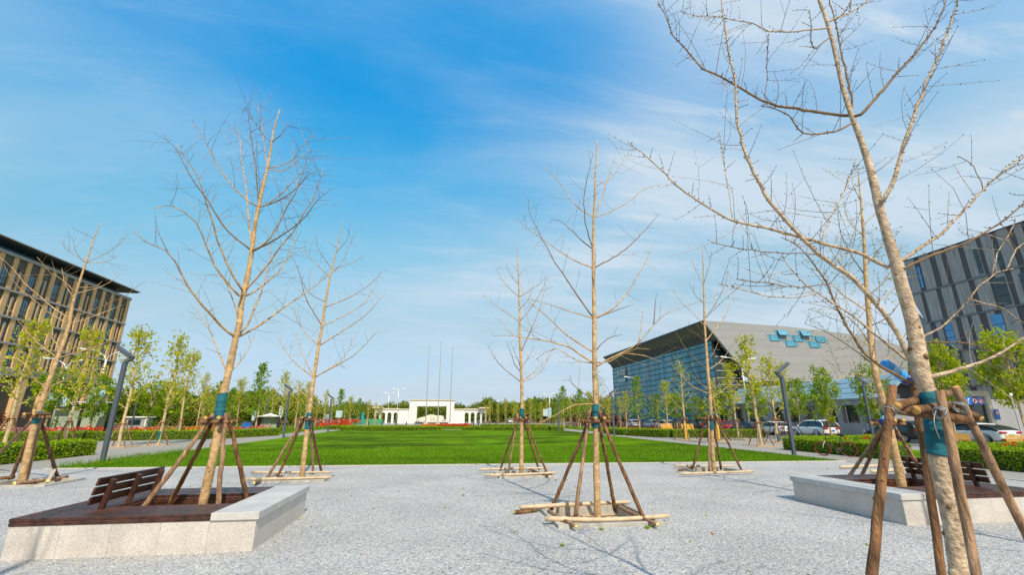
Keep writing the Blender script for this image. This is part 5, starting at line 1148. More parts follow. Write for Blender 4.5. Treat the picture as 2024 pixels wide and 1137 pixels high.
# ------------------------------------------------------------------ leafy young trees
def limb_path(rng, p, az, el, L, curve=.25, n=5):
    out = [Vector(p)]; d = Vector((math.cos(az) * math.cos(el), math.sin(az) * math.cos(el), math.sin(el)))
    for i in range(n): out.append(out[-1] + d * L / n); d = (d + Vector((rng.gauss(0, .07), rng.gauss(0, .07), curve / n))).normalized()
    return out
def leafy_proto(kind, seed):
    rng = random.Random(seed); nr = np.random.default_rng(seed); t = empty('leafy_tree'); tr = MB(); LC = []
    H = 5.6
    lean = [Vector((0, 0, -.02))]; 
    for i in range(1, 8): lean.append(lean[-1] + Vector((rng.gauss(0, .035), rng.gauss(0, .035), H * (.97 if kind != 'vase' else .55) / 7)))
    tr.tube(lean, [.070 * (1 - i / 8.2) + .006 for i in range(8)], 8)
    def tp(z): 
        f = max(0, min(.999, z / lean[-1].z)) * 7; i = int(f); return lean[i].lerp(lean[i + 1], f - i)
    def add(p, n, s, ): LC.append(np.array(p)[None] + nr.normal(0, s, (n, 3)))
    size, m = .12, 'leaf_airy'
    if kind in ('airy', 'yellow', 'sparse'):
        nl = {'airy': 28, 'yellow': 22, 'sparse': 20}[kind]
        for i in range(nl):
            z = H * (.30 + .66 * (i / nl) ** .9); L = (1.25 * (1 - (z / H) ** 1.6) + .28) * rng.uniform(.7, 1.2); P_ = limb_path(rng, tp(z), i * 2.4 + rng.uniform(-.4, .4), R(rng.uniform(32, 58)), L)
            tr.tube(P_, [.020, .016, .012, .009, .006, .004], 4)
            for j in range(1, 6):
                for _ in range({'airy': 2, 'yellow': 2, 'sparse': 1}[kind]):
                    q = P_[j] + Vector((rng.gauss(0, .09), rng.gauss(0, .09), rng.gauss(0, .09)))
                    if rng.random() < {'airy': .46, 'yellow': .44, 'sparse': .4}[kind]: add(q, rng.randint(3, 6) if kind != 'sparse' else 4, .07)
                if j > 1 and rng.random() < .8:
                    Q = limb_path(rng, P_[j], rng.uniform(0, 6.28), R(rng.uniform(0, 60)), rng.uniform(.2, .5), .1, 3); tr.tube(Q, [.007, .006, .004, .003], 3, cap=False)
                    if rng.random() < .6: add(Q[-1], rng.randint(3, 6), .06)
        for k in range(8): add(tp(H * (.62 + .048 * k)), 5, .10)
        m = {'airy': 'leaf_airy', 'yellow': 'leaf_yellow', 'sparse': 'leaf_bright'}[kind]; size = .122 if kind != 'sparse' else .10
    elif kind in ('dense', 'bright', 'vase'):
        cz, rx, rz_ = .62 * H, 1.45, .38 * H
        if kind == 'bright': cz, rz_ = .66 * H, .34 * H
        if kind == 'vase': cz, rx, rz_ = .58 * H, 1.35, .36 * H
        nl = 26
        for i in range(nl):
            z = H * (.30 + .45 * i / nl) if kind != 'vase' else H * rng.uniform(.18, .40)
            el = R(rng.uniform(35, 68)); L = rng.uniform(1.2, 1.9) if kind != 'vase' else rng.uniform(1.6, 3.0)
            P_ = limb_path(rng, tp(z), i * 2.4, el, L); tr.tube(P_, [.026, .02, .016, .012, .008, .005], 4)
            if kind == 'vase':
                for j in (3, 4, 5): add(P_[j], 10, .12)
        ph = [rng.uniform(0, 6.28) for _ in range(6)]
        for c in range({'dense': 84, 'bright': 120, 'vase': 62}[kind]):
            v = Vector((rng.gauss(0, 1), rng.gauss(0, 1), rng.gauss(0, 1))).normalized(); rr = rng.uniform(.35, 1) ** .45
            a = math.atan2(v.y, v.x); wob = 1 + .16 * math.sin(3 * a + ph[0]) + .14 * math.sin(5 * v.z + 2 * a + ph[1])
            taper = 1 - .25 * max(0, v.z)
            q = Vector((v.x * rx * wob * taper, v.y * rx * wob * taper, v.z * rz_ * wob)) * rr + Vector((0, 0, cz))
            add(q, rng.randint(20, 42), .15)
        if kind == 'vase':
            for k in range(16): 
                P_ = limb_path(rng, tp(H * .5), k * 2.4, R(rng.uniform(60, 85)), rng.uniform(1.6, 2.6)); tr.tube(P_, [.014, .012, .010, .008, .006, .004], 4)
                for j in (2, 3, 4, 5): add(P_[j], 5, .10)
        m = 'leaf_dense' if kind != 'bright' else 'leaf_bright'; size = .165
    else:                                                       # feathery cone
        for i in range(40):
            z = H * (.22 + .76 * i / 40); L = (1.55 * (1 - z / H) ** .8 + .16) * rng.uniform(.75, 1.15); P_ = limb_path(rng, tp(z), i * 2.4 + rng.uniform(-.3, .3), R(rng.uniform(5, 38)), L, .2)
            tr.tube(P_, [.015, .012, .009, .007, .005, .003], 3)
            for j in range(1, 6):
                for _ in range(2): add(P_[j] + Vector((rng.gauss(0, .07), rng.gauss(0, .07), rng.gauss(-.03, .04))), 5, .07)
        add(tp(H * .96), 30, .10); m = 'leaf_conifer'; size = .125
    tr.build('trunk', 'bark_leafy', t)
    C = np.concatenate(LC); np_quads('crown', leaf_array(C, size, nr), m, t)
    return t, float(C[:, 2].max())
def small_support():
    s = empty('tree_support'); rg = random.Random(4)
    for i in range(4):
        a = i * math.pi / 2 + .6; stake_mesh((math.cos(a) * .85, math.sin(a) * .85, 0), (math.cos(a) * .10, math.sin(a) * .10, 1.72), .034, 7, i + 50).build('stake', [('pole_tan', 'pole_brown')[i % 2 if i != 2 else 0], 'log_end'], s, smooth=True)
    for i, (ax, o, z) in enumerate((((1, 0), (0, .11), 1.55), ((1, 0), (0, -.11), 1.55), ((0, 1), (.11, 0), 1.61), ((0, 1), (-.11, 0), 1.61))):
        stake_mesh((o[0] - ax[0] * .26, o[1] - ax[1] * .26, z), (o[0] + ax[0] * .26, o[1] + ax[1] * .26, z), .030, 6, i + 70).build('crossbar', ['pole_brown', 'log_end'], s, smooth=True)
    return s
def far_support():
    m = MB()
    for i in range(4):
        a = i * math.pi / 2 + .6; m.tube([(math.cos(a) * .8, math.sin(a) * .8, 0), (math.cos(a) * .1, math.sin(a) * .1, 1.7)], .04, 5)
    m.tube([(-.28, .1, 1.55), (.28, .1, 1.55)], .035, 5); m.tube([(.1, -.28, 1.6), (.1, .28, 1.6)], .035, 5)
    return m.build('tree_support', 'pole_tan')
PROTO = {}
for i, k in enumerate(('airy', 'airy', 'yellow', 'yellow', 'sparse', 'dense', 'dense', 'bright', 'vase', 'conifer', 'conifer')):
    PROTO.setdefault(k, []).append(list(leafy_proto(k, 100 + i * 7)) + [False])
SUP = [small_support(), False]; SUPF = [far_support(), False]
PIT = [None]
prg = random.Random(21)
WRAPS = {}
def wrap_child(t, sc, z0, z1, m, r=.082):
    w = MB(); zs = np.linspace(z0, z1, 9); w.tube([(0, 0, z / sc) for z in zs], [(r + .004 * math.sin(i * 2.1)) / sc for i in range(9)], 12); w.build('trunk_wrap', m, t, smooth=True)
def leafy(kind, px, Y, top, label, group, sup=1, wrap=None, wide=1.0):
    d = ray(px, 826); X = d[0] / d[1] * Y; h = at(px, top, Y).z; lst = PROTO[kind]; pr = lst[prg.randrange(len(lst))]
    gz = -.012 if X < 29.5 else -.16
    if pr[2]: t = copy_tree(pr[0])
    else: t = pr[0]; pr[2] = True
    for ch in list(t.children):
        if ch.name.startswith('trunk_wrap'): bpy.data.objects.remove(ch)
    sc = h / pr[1]; t.location = (X, Y, gz); t.scale = (sc * wide, sc * wide, sc); t.rotation_euler = (0, 0, prg.uniform(0, 6.28)); tag(t, label, 'tree', group)
    if wrap: wrap_child(t, sc, *wrap)
    if sup:
        S_ = SUP if sup == 1 else SUPF
        s = copy_tree(S_[0]) if S_[1] else S_[0]; S_[1] = True
        s.location = (X, Y, gz); s.rotation_euler = (0, 0, prg.uniform(0, 1.5)); k = prg.uniform(.9, 1.12); s.scale = (k, k, k)
        tag(s, ('stakes round the ' + label.split(' tree')[0] + ' tree ' + ' '.join(label.split(' tree')[1:]).strip())[:150] if sup == 1 else 'small pale stakes propping a young tree far down the lawn', 'tree stakes', 'stakes of the leafy trees' if sup == 1 else 'stakes of the far young trees')
        if sup == 1 and X > -28 and X < 29 and Y < 60:
            q = MB(); q.box((-.8, -.8, 0), (.8, .8, .03)); o = q.build('tree_pit_soil', 'soil', None, (X, Y, -.009)); tag(o, kind='structure')
g1, g2, gf = 'leafy young trees with stakes on the left', 'leafy young trees with stakes on the right', 'young trees far down the lawn'
TEAL, YEL = (0.03, .62, 'cloth_teal', .085), (0.02, 1.35, 'yellow_wrap', .095)
for a in (('airy', 140, 39, 640, 'airy yellow green tree before the glass notice boards', g1, 1, (0.02, .32, 'cloth_teal', .085)), ('airy', 22, 33, 622, 'airy leafy tree at the left edge against the brick block', g1, 1), ('airy', 247, 33.5, 640, 'airy yellow green tree beside the nearest left lamp post', g1, 1), ('airy', 322, 35.5, 652, 'tall airy tree with teal trunk foot before the red flowers', g1, 1, (0.03, .9, 'cloth_teal', .085)),
          ('airy', 358, 47, 690, 'slim leafy tree behind the red and orange flowers', g1, 1), ('dense', 92, 54, 722, 'dense dark green tree at left behind the far left bare tree', g1, 0), ('dense', 182, 55, 716, 'dense round green tree above the glass notice boards', g1, 0), ('dense', 292, 58, 748, 'dense green tree left of the tall airy tree', g1, 0), ('dense', 336, 62, 752, 'dense green tree right of the tall airy tree', g1, 0), 
          ('yellow', 392, 58, 735, 'thin pale yellow tree left of the left planter tree wrap', g1, 1), ('conifer', 507, 64, 714, 'tall feathery dark green tree with pointed top on the left', g1, 1), ('airy', 553, 70, 730, 'airy tree behind the second left bent lamp post', g1, 1), ('airy', 470, 66, 745, 'airy tree right beside the planter tree trunk', g1, 1),
          ('sparse', 1352, 37, 700, 'sparse thin tree with yellow wrapped foot before the glass front', g2, 1, YEL), ('yellow', 1416, 34.5, 745, 'tree with thick yellow wrapped trunk behind the bare tree by the hall', g2, 1, (0.02, 1.75, 'yellow_wrap', .10)), ('airy', 1455, 37, 712, 'airy green tree before the hall corner, teal trunk foot', g2, 1, TEAL), ('airy', 1497, 28.7, 657, 'tallest airy leafy tree before the grey end wall', g2, 1, TEAL), ('airy', 1532, 32.5, 698, 'smaller airy tree between the tallest leafy one and the lamp', g2, 1, TEAL), ('airy', 1560, 36.5, 715, 'leafy tree hidden by the nearest right lamp post', g2, 1, TEAL),
          ('vase', 1637, 33.5, 712, 'rounded many stemmed tree with yellow trunk foot by the white car', g2, 1, (0.02, 1.0, 'yellow_wrap', .11), .68), ('dense', 1578, 48, 742, 'dense green tree behind the nearest right lamp post', g2, 0, None, .75), ('dense', 1498, 50, 752, 'dense green tree by the orange banner', g2, 0, None, .75), ('dense', 1735, 33, 692, 'dense green tree behind the budding tree', g2, 0, None, .72), ('bright', 1880, 31.5, 668, 'bright dense green tree right of the nearest trunk', g2, 0, None, .78), ('bright', 2022, 30.5, 640, 'bright dense green tree cut by the right picture edge', g2, 0, None, .85),
          ('dense', 1380, 64, 770, 'round green street tree left of the bare tree by the hall', g2, 1), ('dense', 1432, 62, 764, 'round green street tree right of the bare tree by the hall', g2, 1), ('conifer', 1263, 60, 742, 'dark feathery tree at the street lamp before the glass front', g2, 1), ('airy', 1318, 62, 748, 'airy tree before the middle of the glass front', g2, 1), ('dense', 1338, 66, 772, 'dense tree before the glass front, left of the sparse one', g2, 1), ('airy', 1238, 54, 770, 'airy tree just left of the dark feathery one', g2, 1), ('airy', 1205, 58, 778, 'airy tree close behind the middle tree stakes', g2, 1), ('sparse', 1186, 64, 733, 'very thin tall tree right behind the middle trunk', g2, 1), ('conifer', 1113, 72, 762, 'dark feathery pointed tree left of the middle tree', g2, 1), ('conifer', 1146, 76, 768, 'dark feathery tree close to the left of the middle trunk', g2, 1)):
    leafy(*a)
FAR = [('conifer', 425, 82, 752), ('conifer', 452, 78, 765), ('yellow', 585, 84, 752), ('yellow', 603, 78, 750), ('conifer', 592, 96, 768), ('yellow', 640, 90, 770), ('conifer', 670, 92, 768), ('airy', 692, 98, 782), ('yellow', 655, 100, 785), ('yellow', 727, 112, 790), ('yellow', 742, 118, 795), ('conifer', 708, 124, 787), ('yellow', 625, 105, 788), ('airy', 565, 90, 770),
       ('yellow', 968, 118, 792), ('yellow', 984, 110, 798), ('yellow', 1000, 104, 786), ('airy', 1014, 100, 790), ('yellow', 1048, 92, 785), ('conifer', 1057, 96, 783), ('yellow', 1082, 88, 792), ('airy', 1070, 84, 795), ('conifer', 1098, 90, 785), ('yellow', 1128, 84, 785), ('airy', 1166, 78, 772), ('yellow', 960, 130, 800), ('airy', 1022, 125, 797), ('yellow', 1036, 112, 792),
       ('airy', 400, 70, 760), ('yellow', 425, 64, 755), ('yellow', 535, 74, 765), ('yellow', 520, 80, 770), ('airy', 610, 112, 785), ('yellow', 680, 112, 795), ('airy', 752, 130, 800), ('yellow', 1110, 110, 795), ('yellow', 1142, 98, 790), ('dense', 1155, 110, 785), ('airy', 1180, 100, 790), ('airy', 1225, 82, 780), ('airy', 1290, 80, 778), ('conifer', 1300, 74, 775)]
for k, px, Y, top in FAR: leafy(k, px, Y, top, {'yellow': 'thin pale yellowish staked tree far down the lawn side', 'airy': 'small airy green staked tree far down the lawn side', 'conifer': 'small dark feathery staked tree far down the lawn side', 'dense': 'small round green tree far down the right lawn side'}[k], gf, 2)
def woods(name, x0, x1, y0, y1, hmin, hmax, n, size, m='leaf_wood'):
    x, y = RNG.uniform(x0, x1, n), RNG.uniform(y0, y1, n)
    top = hmin + (hmax - hmin) * (0.5 + 0.28 * np.sin(x * .35 + y * .1) + .22 * np.sin(x * .83 + 1.3)); c = np.stack([x, y, top * RNG.random(n) ** .6 - .2], 1)
    c = np.repeat(c, 5, 0) + RNG.normal(0, size * .7, (n * 5, 3)); tag(np_quads(name, leaf_array(c, size, RNG, 0, .9), m), kind='stuff')
woods('far_wood', -110, -34, 122, 140, 5.5, 8.5, 7000, .55); woods('far_wood', -50, 60, 190, 215, 5.0, 8.0, 8000, .6); woods('far_wood', 14, 40, 150, 170, 5.0, 8.0, 3000, .55)
woods('far_wood', -190, -60, 200, 225, 8, 14, 6000, .8); woods('far_wood', 55, 260, 260, 300, 9, 15, 6000, 1.0); woods('dark_shrubs', -66, -22, 112, 120, 2.5, 4.2, 3500, .4); woods('purple_shrubs', -50, -42, 50, 54, 1.6, 2.6, 700, .28, 'leaf_purple')
woods('red_shrubs', 30, 37, 90, 112, 1.5, 3.0, 900, .35, 'leaf_purple')

# ------------------------------------------------------------------ cars
def loft(mb, secs, mi=0, close=True):
    k = len(secs[0]); o = len(mb.v)
    for s in secs: mb.v.extend(s)
    for i in range(len(secs) - 1):
        for j in range(k): mb.f.append((o + i * k + j, o + i * k + (j + 1) % k, o + (i + 1) * k + (j + 1) % k, o + (i + 1) * k + j)); mb.mi.append(mi)
    mb.f.append(tuple(o + j for j in range(k - 1, -1, -1))); mb.f.append(tuple(o + (len(secs) - 1) * k + j for j in range(k))); mb.mi += [mi, mi]
def car_proto(kind, pm):
    L, W_, H = {'sedan': (4.75, 1.84, 1.47), 'suv': (4.65, 1.9, 1.68), 'liftback': (5.0, 1.96, 1.52)}[kind]; c = empty('parked_car'); hw = W_ / 2
    # y forward; stations from tail to nose: (t, z low, z top, half width factor)
    st = {'sedan': [(-.5, .50, .80, .80), (-.485, .32, .98, .90), (-.40, .22, 1.02, .985), (-.2, .20, .98, 1), (.1, .20, .95, 1), (.22, .20, .93, 1), (.40, .22, .80, .97), (.475, .26, .68, .88), (.5, .40, .60, .78)],
          'suv': [(-.5, .55, .90, .82), (-.488, .36, 1.08, .92), (-.42, .26, 1.10, .99), (-.2, .24, 1.08, 1), (.1, .24, 1.06, 1), (.24, .24, 1.04, 1), (.41, .26, .94, .97), (.48, .30, .80, .90), (.5, .45, .70, .80)],
          'liftback': [(-.5, .48, .84, .80), (-.485, .30, 1.03, .90), (-.40, .20, 1.08, .985), (-.2, .18, 1.04, 1), (.1, .18, .99, 1), (.24, .18, .95, 1), (.40, .20, .80, .97), (.478, .24, .66, .88), (.5, .38, .58, .78)]}[kind]
    b = MB(); secs = []
    for t, zl, zt, f in st:
        w = hw * f; y = t * L; secs.append([(-w * .90, y, zl), (w * .90, y, zl), (w, y, zl + (zt - zl) * .28), (w * .99, y, zl + (zt - zl) * .72), (w * .93, y, zt - .02), (w * .80, y, zt), (-w * .80, y, zt), (-w * .93, y, zt - .02), (-w * .99, y, zl + (zt - zl) * .72), (-w, y, zl + (zt - zl) * .28)])
    loft(b, secs); o = b.build('body', pm, c, smooth=True); s = o.modifiers.new('subdivision', 'SUBSURF'); s.levels = s.render_levels = 1
    gh = {'sedan': [(-.40, 1.0, 1.01), (-.30, 1.0, 1.30), (-.20, 1.0, 1.43), (-.05, .98, 1.47), (.08, .96, 1.42), (.16, .95, 1.22), (.235, .93, .95)],
          'suv': [(-.488, 1.06, 1.10), (-.45, 1.06, 1.45), (-.40, 1.06, 1.62), (-.2, 1.05, 1.68), (0, 1.04, 1.66), (.09, 1.04, 1.58), (.17, 1.03, 1.30), (.235, 1.02, 1.05)],
          'liftback': [(-.46, 1.02, 1.06), (-.36, 1.03, 1.26), (-.22, 1.02, 1.44), (-.05, 1.0, 1.52), (.06, .98, 1.48), (.15, .97, 1.28), (.25, .95, .97)]}[kind]
    g = MB(); secs = []; rs = []
    for t, zb, zt in gh:
        y = t * L; k = (zt - zb) / .6; wb, wt = hw * .90, hw * (.90 - .20 * min(1, k)); secs.append([(-wb, y, zb - .06), (wb, y, zb - .06), (wb * .995, y, zb), (wt * 1.02, y, zt - .07 * min(1, k)), (wt * .86, y, zt), (-wt * .86, y, zt), (-wt * 1.02, y, zt - .07 * min(1, k)), (-wb * .995, y, zb)])
        if zt > gh[-1][2] + (.42 if kind != 'suv' else .44): rs.append((y, wt, zt))
    loft(g, secs); g.build('window', 'glass_car', c, smooth=True)
    r = MB(); loft(r, [[(-w * 1.03, y, z - .08), (w * 1.03, y, z - .08), (w * 1.05, y, z - .05), (w * .88, y, z + .015), (-w * .88, y, z + .015), (-w * 1.05, y, z - .05)] for y, w, z in rs]); r.build('roof', pm, c, smooth=True)
    for sx in (-1, 1):
        p = MB(); P_ = [Vector(q[3 if sx > 0 else 6]) + Vector((sx * .008, 0, 0)) for q in secs]; p.tube(P_, .042, 5); p.build('window_trim', pm if kind != 'liftback' else 'dark_metal', c, smooth=True)
        p = MB(); y = -.07 * L; p.tube([(sx * hw * .905, y, gh[3][1] - .05), (sx * hw * .73, y, gh[3][2] - .09)], .04, 5); p.build('door_pillar', 'dark_metal', c)
    wr = .34 if kind != 'suv' else .37; zw = wr - .0
    for sx in (-1, 1):
        for yy in (-.30, .305):
            t = MB(); x = sx * (hw - .10); y = yy * L; t.torus((x, y, zw), (1, 0, 0), wr - .085, .095, 26, 8); w = t.build('wheel', 'rubber', c, smooth=True)
            m = MB(); m.disc((x + sx * .02, y, zw), (sx, 0, 0), wr - .10, 20, .05)
            for a in range(5): 
                q = a * 2 * math.pi / 5; m.tube([(x + sx * .075, y + math.cos(q) * .05, zw + math.sin(q) * .05), (x + sx * .075, y + math.cos(q) * (wr - .13), zw + math.sin(q) * (wr - .13))], .028, 5)
            m.build('rim', 'rim_metal', w)
            m = MB(); n = 14; R1, R2 = wr + .065, wr + .0
            pts = [(hw * .985 * sx, y + math.cos(math.pi * i / n) * R1, zw + math.sin(math.pi * i / n) * R1) for i in range(n + 1)]; m.tube(pts, .035, 5); m.build('wheel_arch', 'dark_metal', c)
        l = MB(); zt = st[1][2] - .14; l.tube([(sx * hw * .93, -.478 * L, zt), (sx * hw * .82, -.497 * L, zt), (sx * hw * .42, -.506 * L, zt - .01)], [.05, .085, .06], 7); l.build('tail_lamp', 'tail_red', c, smooth=True)
        l = MB(); zt = st[-2][2] - .08; l.tube([(sx * hw * .90, .445 * L, zt + .06), (sx * hw * .80, .482 * L, zt + .02), (sx * hw * .45, .499 * L, zt - .03)], [.04, .075, .05], 7); l.build('headlamp', 'lamp_glass', c, smooth=True)
        l = MB(); l.tube([(sx * hw * .93, .165 * L, gh[-1][1] + .06), (sx * (hw + .14), .155 * L, gh[-1][1] + .10), (sx * (hw + .17), .155 * L, gh[-1][1] + .10)], [.04, .085, .05], 8); l.build('wing_mirror', pm, c, smooth=True)
    l = MB(); l.box((-.24, -.508 * L, .66), (.24, -.500 * L, .80)); l.build('number_plate', 'plate_blue' if kind != 'liftback' else 'plate_green', c)
    l = MB(); l.box((-hw * .78, -.496 * L, .30), (hw * .78, -.44 * L, .46)); l.box((-hw * .78, .44 * L, .24), (hw * .78, .495 * L, .40)); bevelled(l.build('bumper', 'dark_metal', c), .03)
    return c
CARS = {}
def car(kind, pm, px, X, label, Y=None):
    if Y is None:
        d = ray(px, 845); Y = X * d[1] / d[0]
    k = (kind, pm)
    if k in CARS: c = copy_tree(CARS[k])
    else: c = CARS[k] = car_proto(kind, pm)
    c.location = (X, Y, -.152); c.rotation_euler = (0, 0, -R(prg.uniform(-2, 3))); tag(c, label, 'car', 'cars parked along the road')
car('suv', 'paint_white', 1607, 36.4, 'white sport utility car parked before the low grey wing'); car('sedan', 'paint_white', 1529, 37.6, 'white saloon car parked left of the white sport utility car'); car('sedan', 'paint_black', 1474, 37.4, 'black saloon car parked under the orange banner')
car('sedan', 'paint_red', 1424, 37.5, 'red car parked behind the bare tree by the hall'); car('suv', 'paint_black', 1378, 37.4, 'dark sport utility car with red lights before the glass front'); car('suv', 'paint_brown', 1345, 37.2, 'brownish car parked in front of the glass front')
car('sedan', 'paint_white', 1316, 36.6, 'white saloon in the row before the glass front, right one'); car('sedan', 'paint_silver', 1290, 36.6, 'silver car in the row before the glass front'); car('sedan', 'paint_white', 1252, 36.4, 'white saloon at the far left end of the car row'); car('suv', 'paint_blue', 1224, 36.4, 'dark blue car at the far left end of the car row')
car('suv', 'paint_black', 1757, 37.0, 'black car partly hidden behind the budding tree stakes', 34.0); car('liftback', 'paint_white', 1925, 40.6, 'white sloping back car with green plate behind the hedge at right', 31.0)
car('sedan', 'paint_white', 1015, 22, 'white car far away right of the white gate', 150); car('sedan', 'paint_blue', 1040, 26, 'dark car far away behind the slim bare tree', 142)
car('sedan', 'paint_red', 1000, 29, 'small red car far away before the distant trees', 160)

# ------------------------------------------------------------------ bicycle leaning on the hedge
def bicycle():
    a = gp(1637, 902, 0); b_ = gp(1681, 904, 0); a.y = a.y; d = (a - b_); L = 1.04; dn = Vector((d.x, d.y, 0)).normalized(); o = empty('bicycle', (b_.x, b_.y, 0), math.atan2(dn.y, dn.x)); o.rotation_euler[0] = R(-5) ; tag(o, 'dark bicycle with dark red tyres leaning on the clipped hedge', 'bicycle')
    r = .335
    def wheel(x):
        m = MB(); m.torus((x, 0, r), (0, 1, 0), r - .018, .018, 36, 8); w = m.build('wheel', 'red_rubber', o, smooth=True)
        m = MB(); m.torus((x, 0, r), (0, 1, 0), r - .045, .010, 36, 6); m.tube([(x, -.05, r), (x, .05, r)], .02, 8)
        for k in range(18): q = k * 2 * math.pi / 18; m.tube([(x, .02 * (-1) ** k, r), (x + math.cos(q) * (r - .05), 0, r + math.sin(q) * (r - .05))], .0022, 3)
        m.build('rim', 'dark_metal', w)
    wheel(0); wheel(L)
    bb, st_, hd, hb = Vector((.42, 0, .28)), Vector((.26, 0, .78)), Vector((.86, 0, .80)), Vector((.89, 0, .70)); f = MB()
    for p, q, t in ((bb, st_, .016), (st_, hd, .014), (bb, hb, .019), (hd, hb, .018)): f.tube([p, q], t, 8)
    for s in (-1, 1): f.tube([bb + Vector((0, s * .03, 0)), (0, s * .05, r)], .009, 6); f.tube([st_, (0, s * .05, r)], .008, 6)
    f.build('frame', 'dark_metal', o, smooth=True); f = MB(); 
    for s in (-1, 1): f.tube([hb + Vector((.01, s * .03, 0)), (L - .04, s * .05, r + .12), (L, s * .05, r)], .011, 6)
    f.build('fork', 'white_paint', o, smooth=True)
    f = MB(); f.tube([hd, hd + Vector((-.03, 0, .16)), hd + Vector((.05, 0, .17))], .013, 7); f.tube([hd + Vector((.05, -.27, .17)), hd + Vector((.05, .27, .17))], .012, 7); f.build('handlebar', 'dark_metal', o, smooth=True)
    f = MB(); f.tube([st_, st_ + Vector((-.03, 0, .17))], .012, 7); f.build('seat_post', 'dark_metal', o); f = MB(); f.tube([st_ + Vector((-.17, 0, .19)), st_ + Vector((-.08, 0, .20)), st_ + Vector((.10, 0, .19))], [.075, .06, .022], 10); f.build('saddle', 'rubber', o, smooth=True)
    f = MB(); f.torus(bb, (0, 1, 0), .085, .008, 24, 5); f.tube([bb + Vector((0, -.07, 0)), bb + Vector((.10, -.08, -.13))], .009, 6); f.tube([bb + Vector((0, .07, 0)), bb + Vector((-.10, .08, .13))], .009, 6); f.build('crank', 'wire', o)
bicycle()

# ------------------------------------------------------------------ notice shelter, kiosks, benches, signs, fences
def shelter():
    a, b_ = at(92, 797, 61), at(222, 801, 61); o = empty('notice_shelter', (a.x, 61, 0)); tag(o, 'long notice shelter with two frosted greenish panels under a thin white canopy', 'shelter'); w = b_.x - a.x
    m = MB(); m.box((-.1, -.9, 3.35), (w, .9, 3.50)); bevelled(m.build('canopy', 'white_metal', o), .03)
    xs = [at(x, 830, 61).x - a.x for x in (101, 158, 212)]
    for x in xs:
        m = MB(); m.box((x - .10, -.10, 0), (x + .10, .10, 3.34)); m.build('post', 'dark_metal', o)
    for x0, x1 in zip(xs, xs[1:]):
        m = MB(); m.box((x0 + .2, -.06, .35), (x1 - .2, .06, 2.55)); m.build('panel', 'frosted_panel', o)
        m = MB(); m.box((x0 + .2, -.06, 2.75), (x1 - .2, .06, 3.2)); m.build('header_panel', 'frosted_panel', o)
        m = MB(); m.box((x0 + .4, -.25, -.005), (x1 - .3, .25, .24)); m.build('footing', 'marble', o)
shelter()
def small_shelter():
    p = at(512, 838, 64); o = empty('small_shelter', (p.x, 64, 0)); tag(o, 'small glass shelter with a curved pale roof left behind the trees', 'shelter'); w = 2.3
    m = MB(); m.tube([(-.2, 0, 1.75 + .0), (w * .5, 0, 2.15), (w + .2, 0, 1.75)], .12, 6); m.box((-.15, -.6, 1.85), (w + .15, .6, 1.97)); m.build('roof', 'white_metal', o)
    for x in (0, w):
        m = MB(); m.box((x - .05, -.5, 0), (x + .05, .5, 1.84)); m.build('post', 'dark_metal', o)
    m = MB(); m.box((.06, .3, .2), (w - .06, .36, 1.8)); m.build('panel', 'frosted_panel', o)
small_shelter()
def kiosk():
    p = at(247, 845, 88); o = empty('kiosk', (p.x, 88, 0)); tag(o, 'small white roofed service kiosk beyond the red flowers on the left', 'kiosk'); 
    m = MB(); m.box((0, 0, 0), (2.8, 2.2, 1.7)); m.build('wall', 'podium_grey', o); m = MB(); m.box((-.25, -.25, 1.702), (3.1, 2.4, 1.9)); m.build('roof', 'white_paint', o)
    m = MB(); m.box((.3, -.03, .5), (2.2, -.002, 1.4)); m.build('window', 'glass_dark', o); m = MB(); m.box((2.82, -.05, 0), (3.0, .2, 1.70)); m.build('post', 'marble', o)
kiosk()
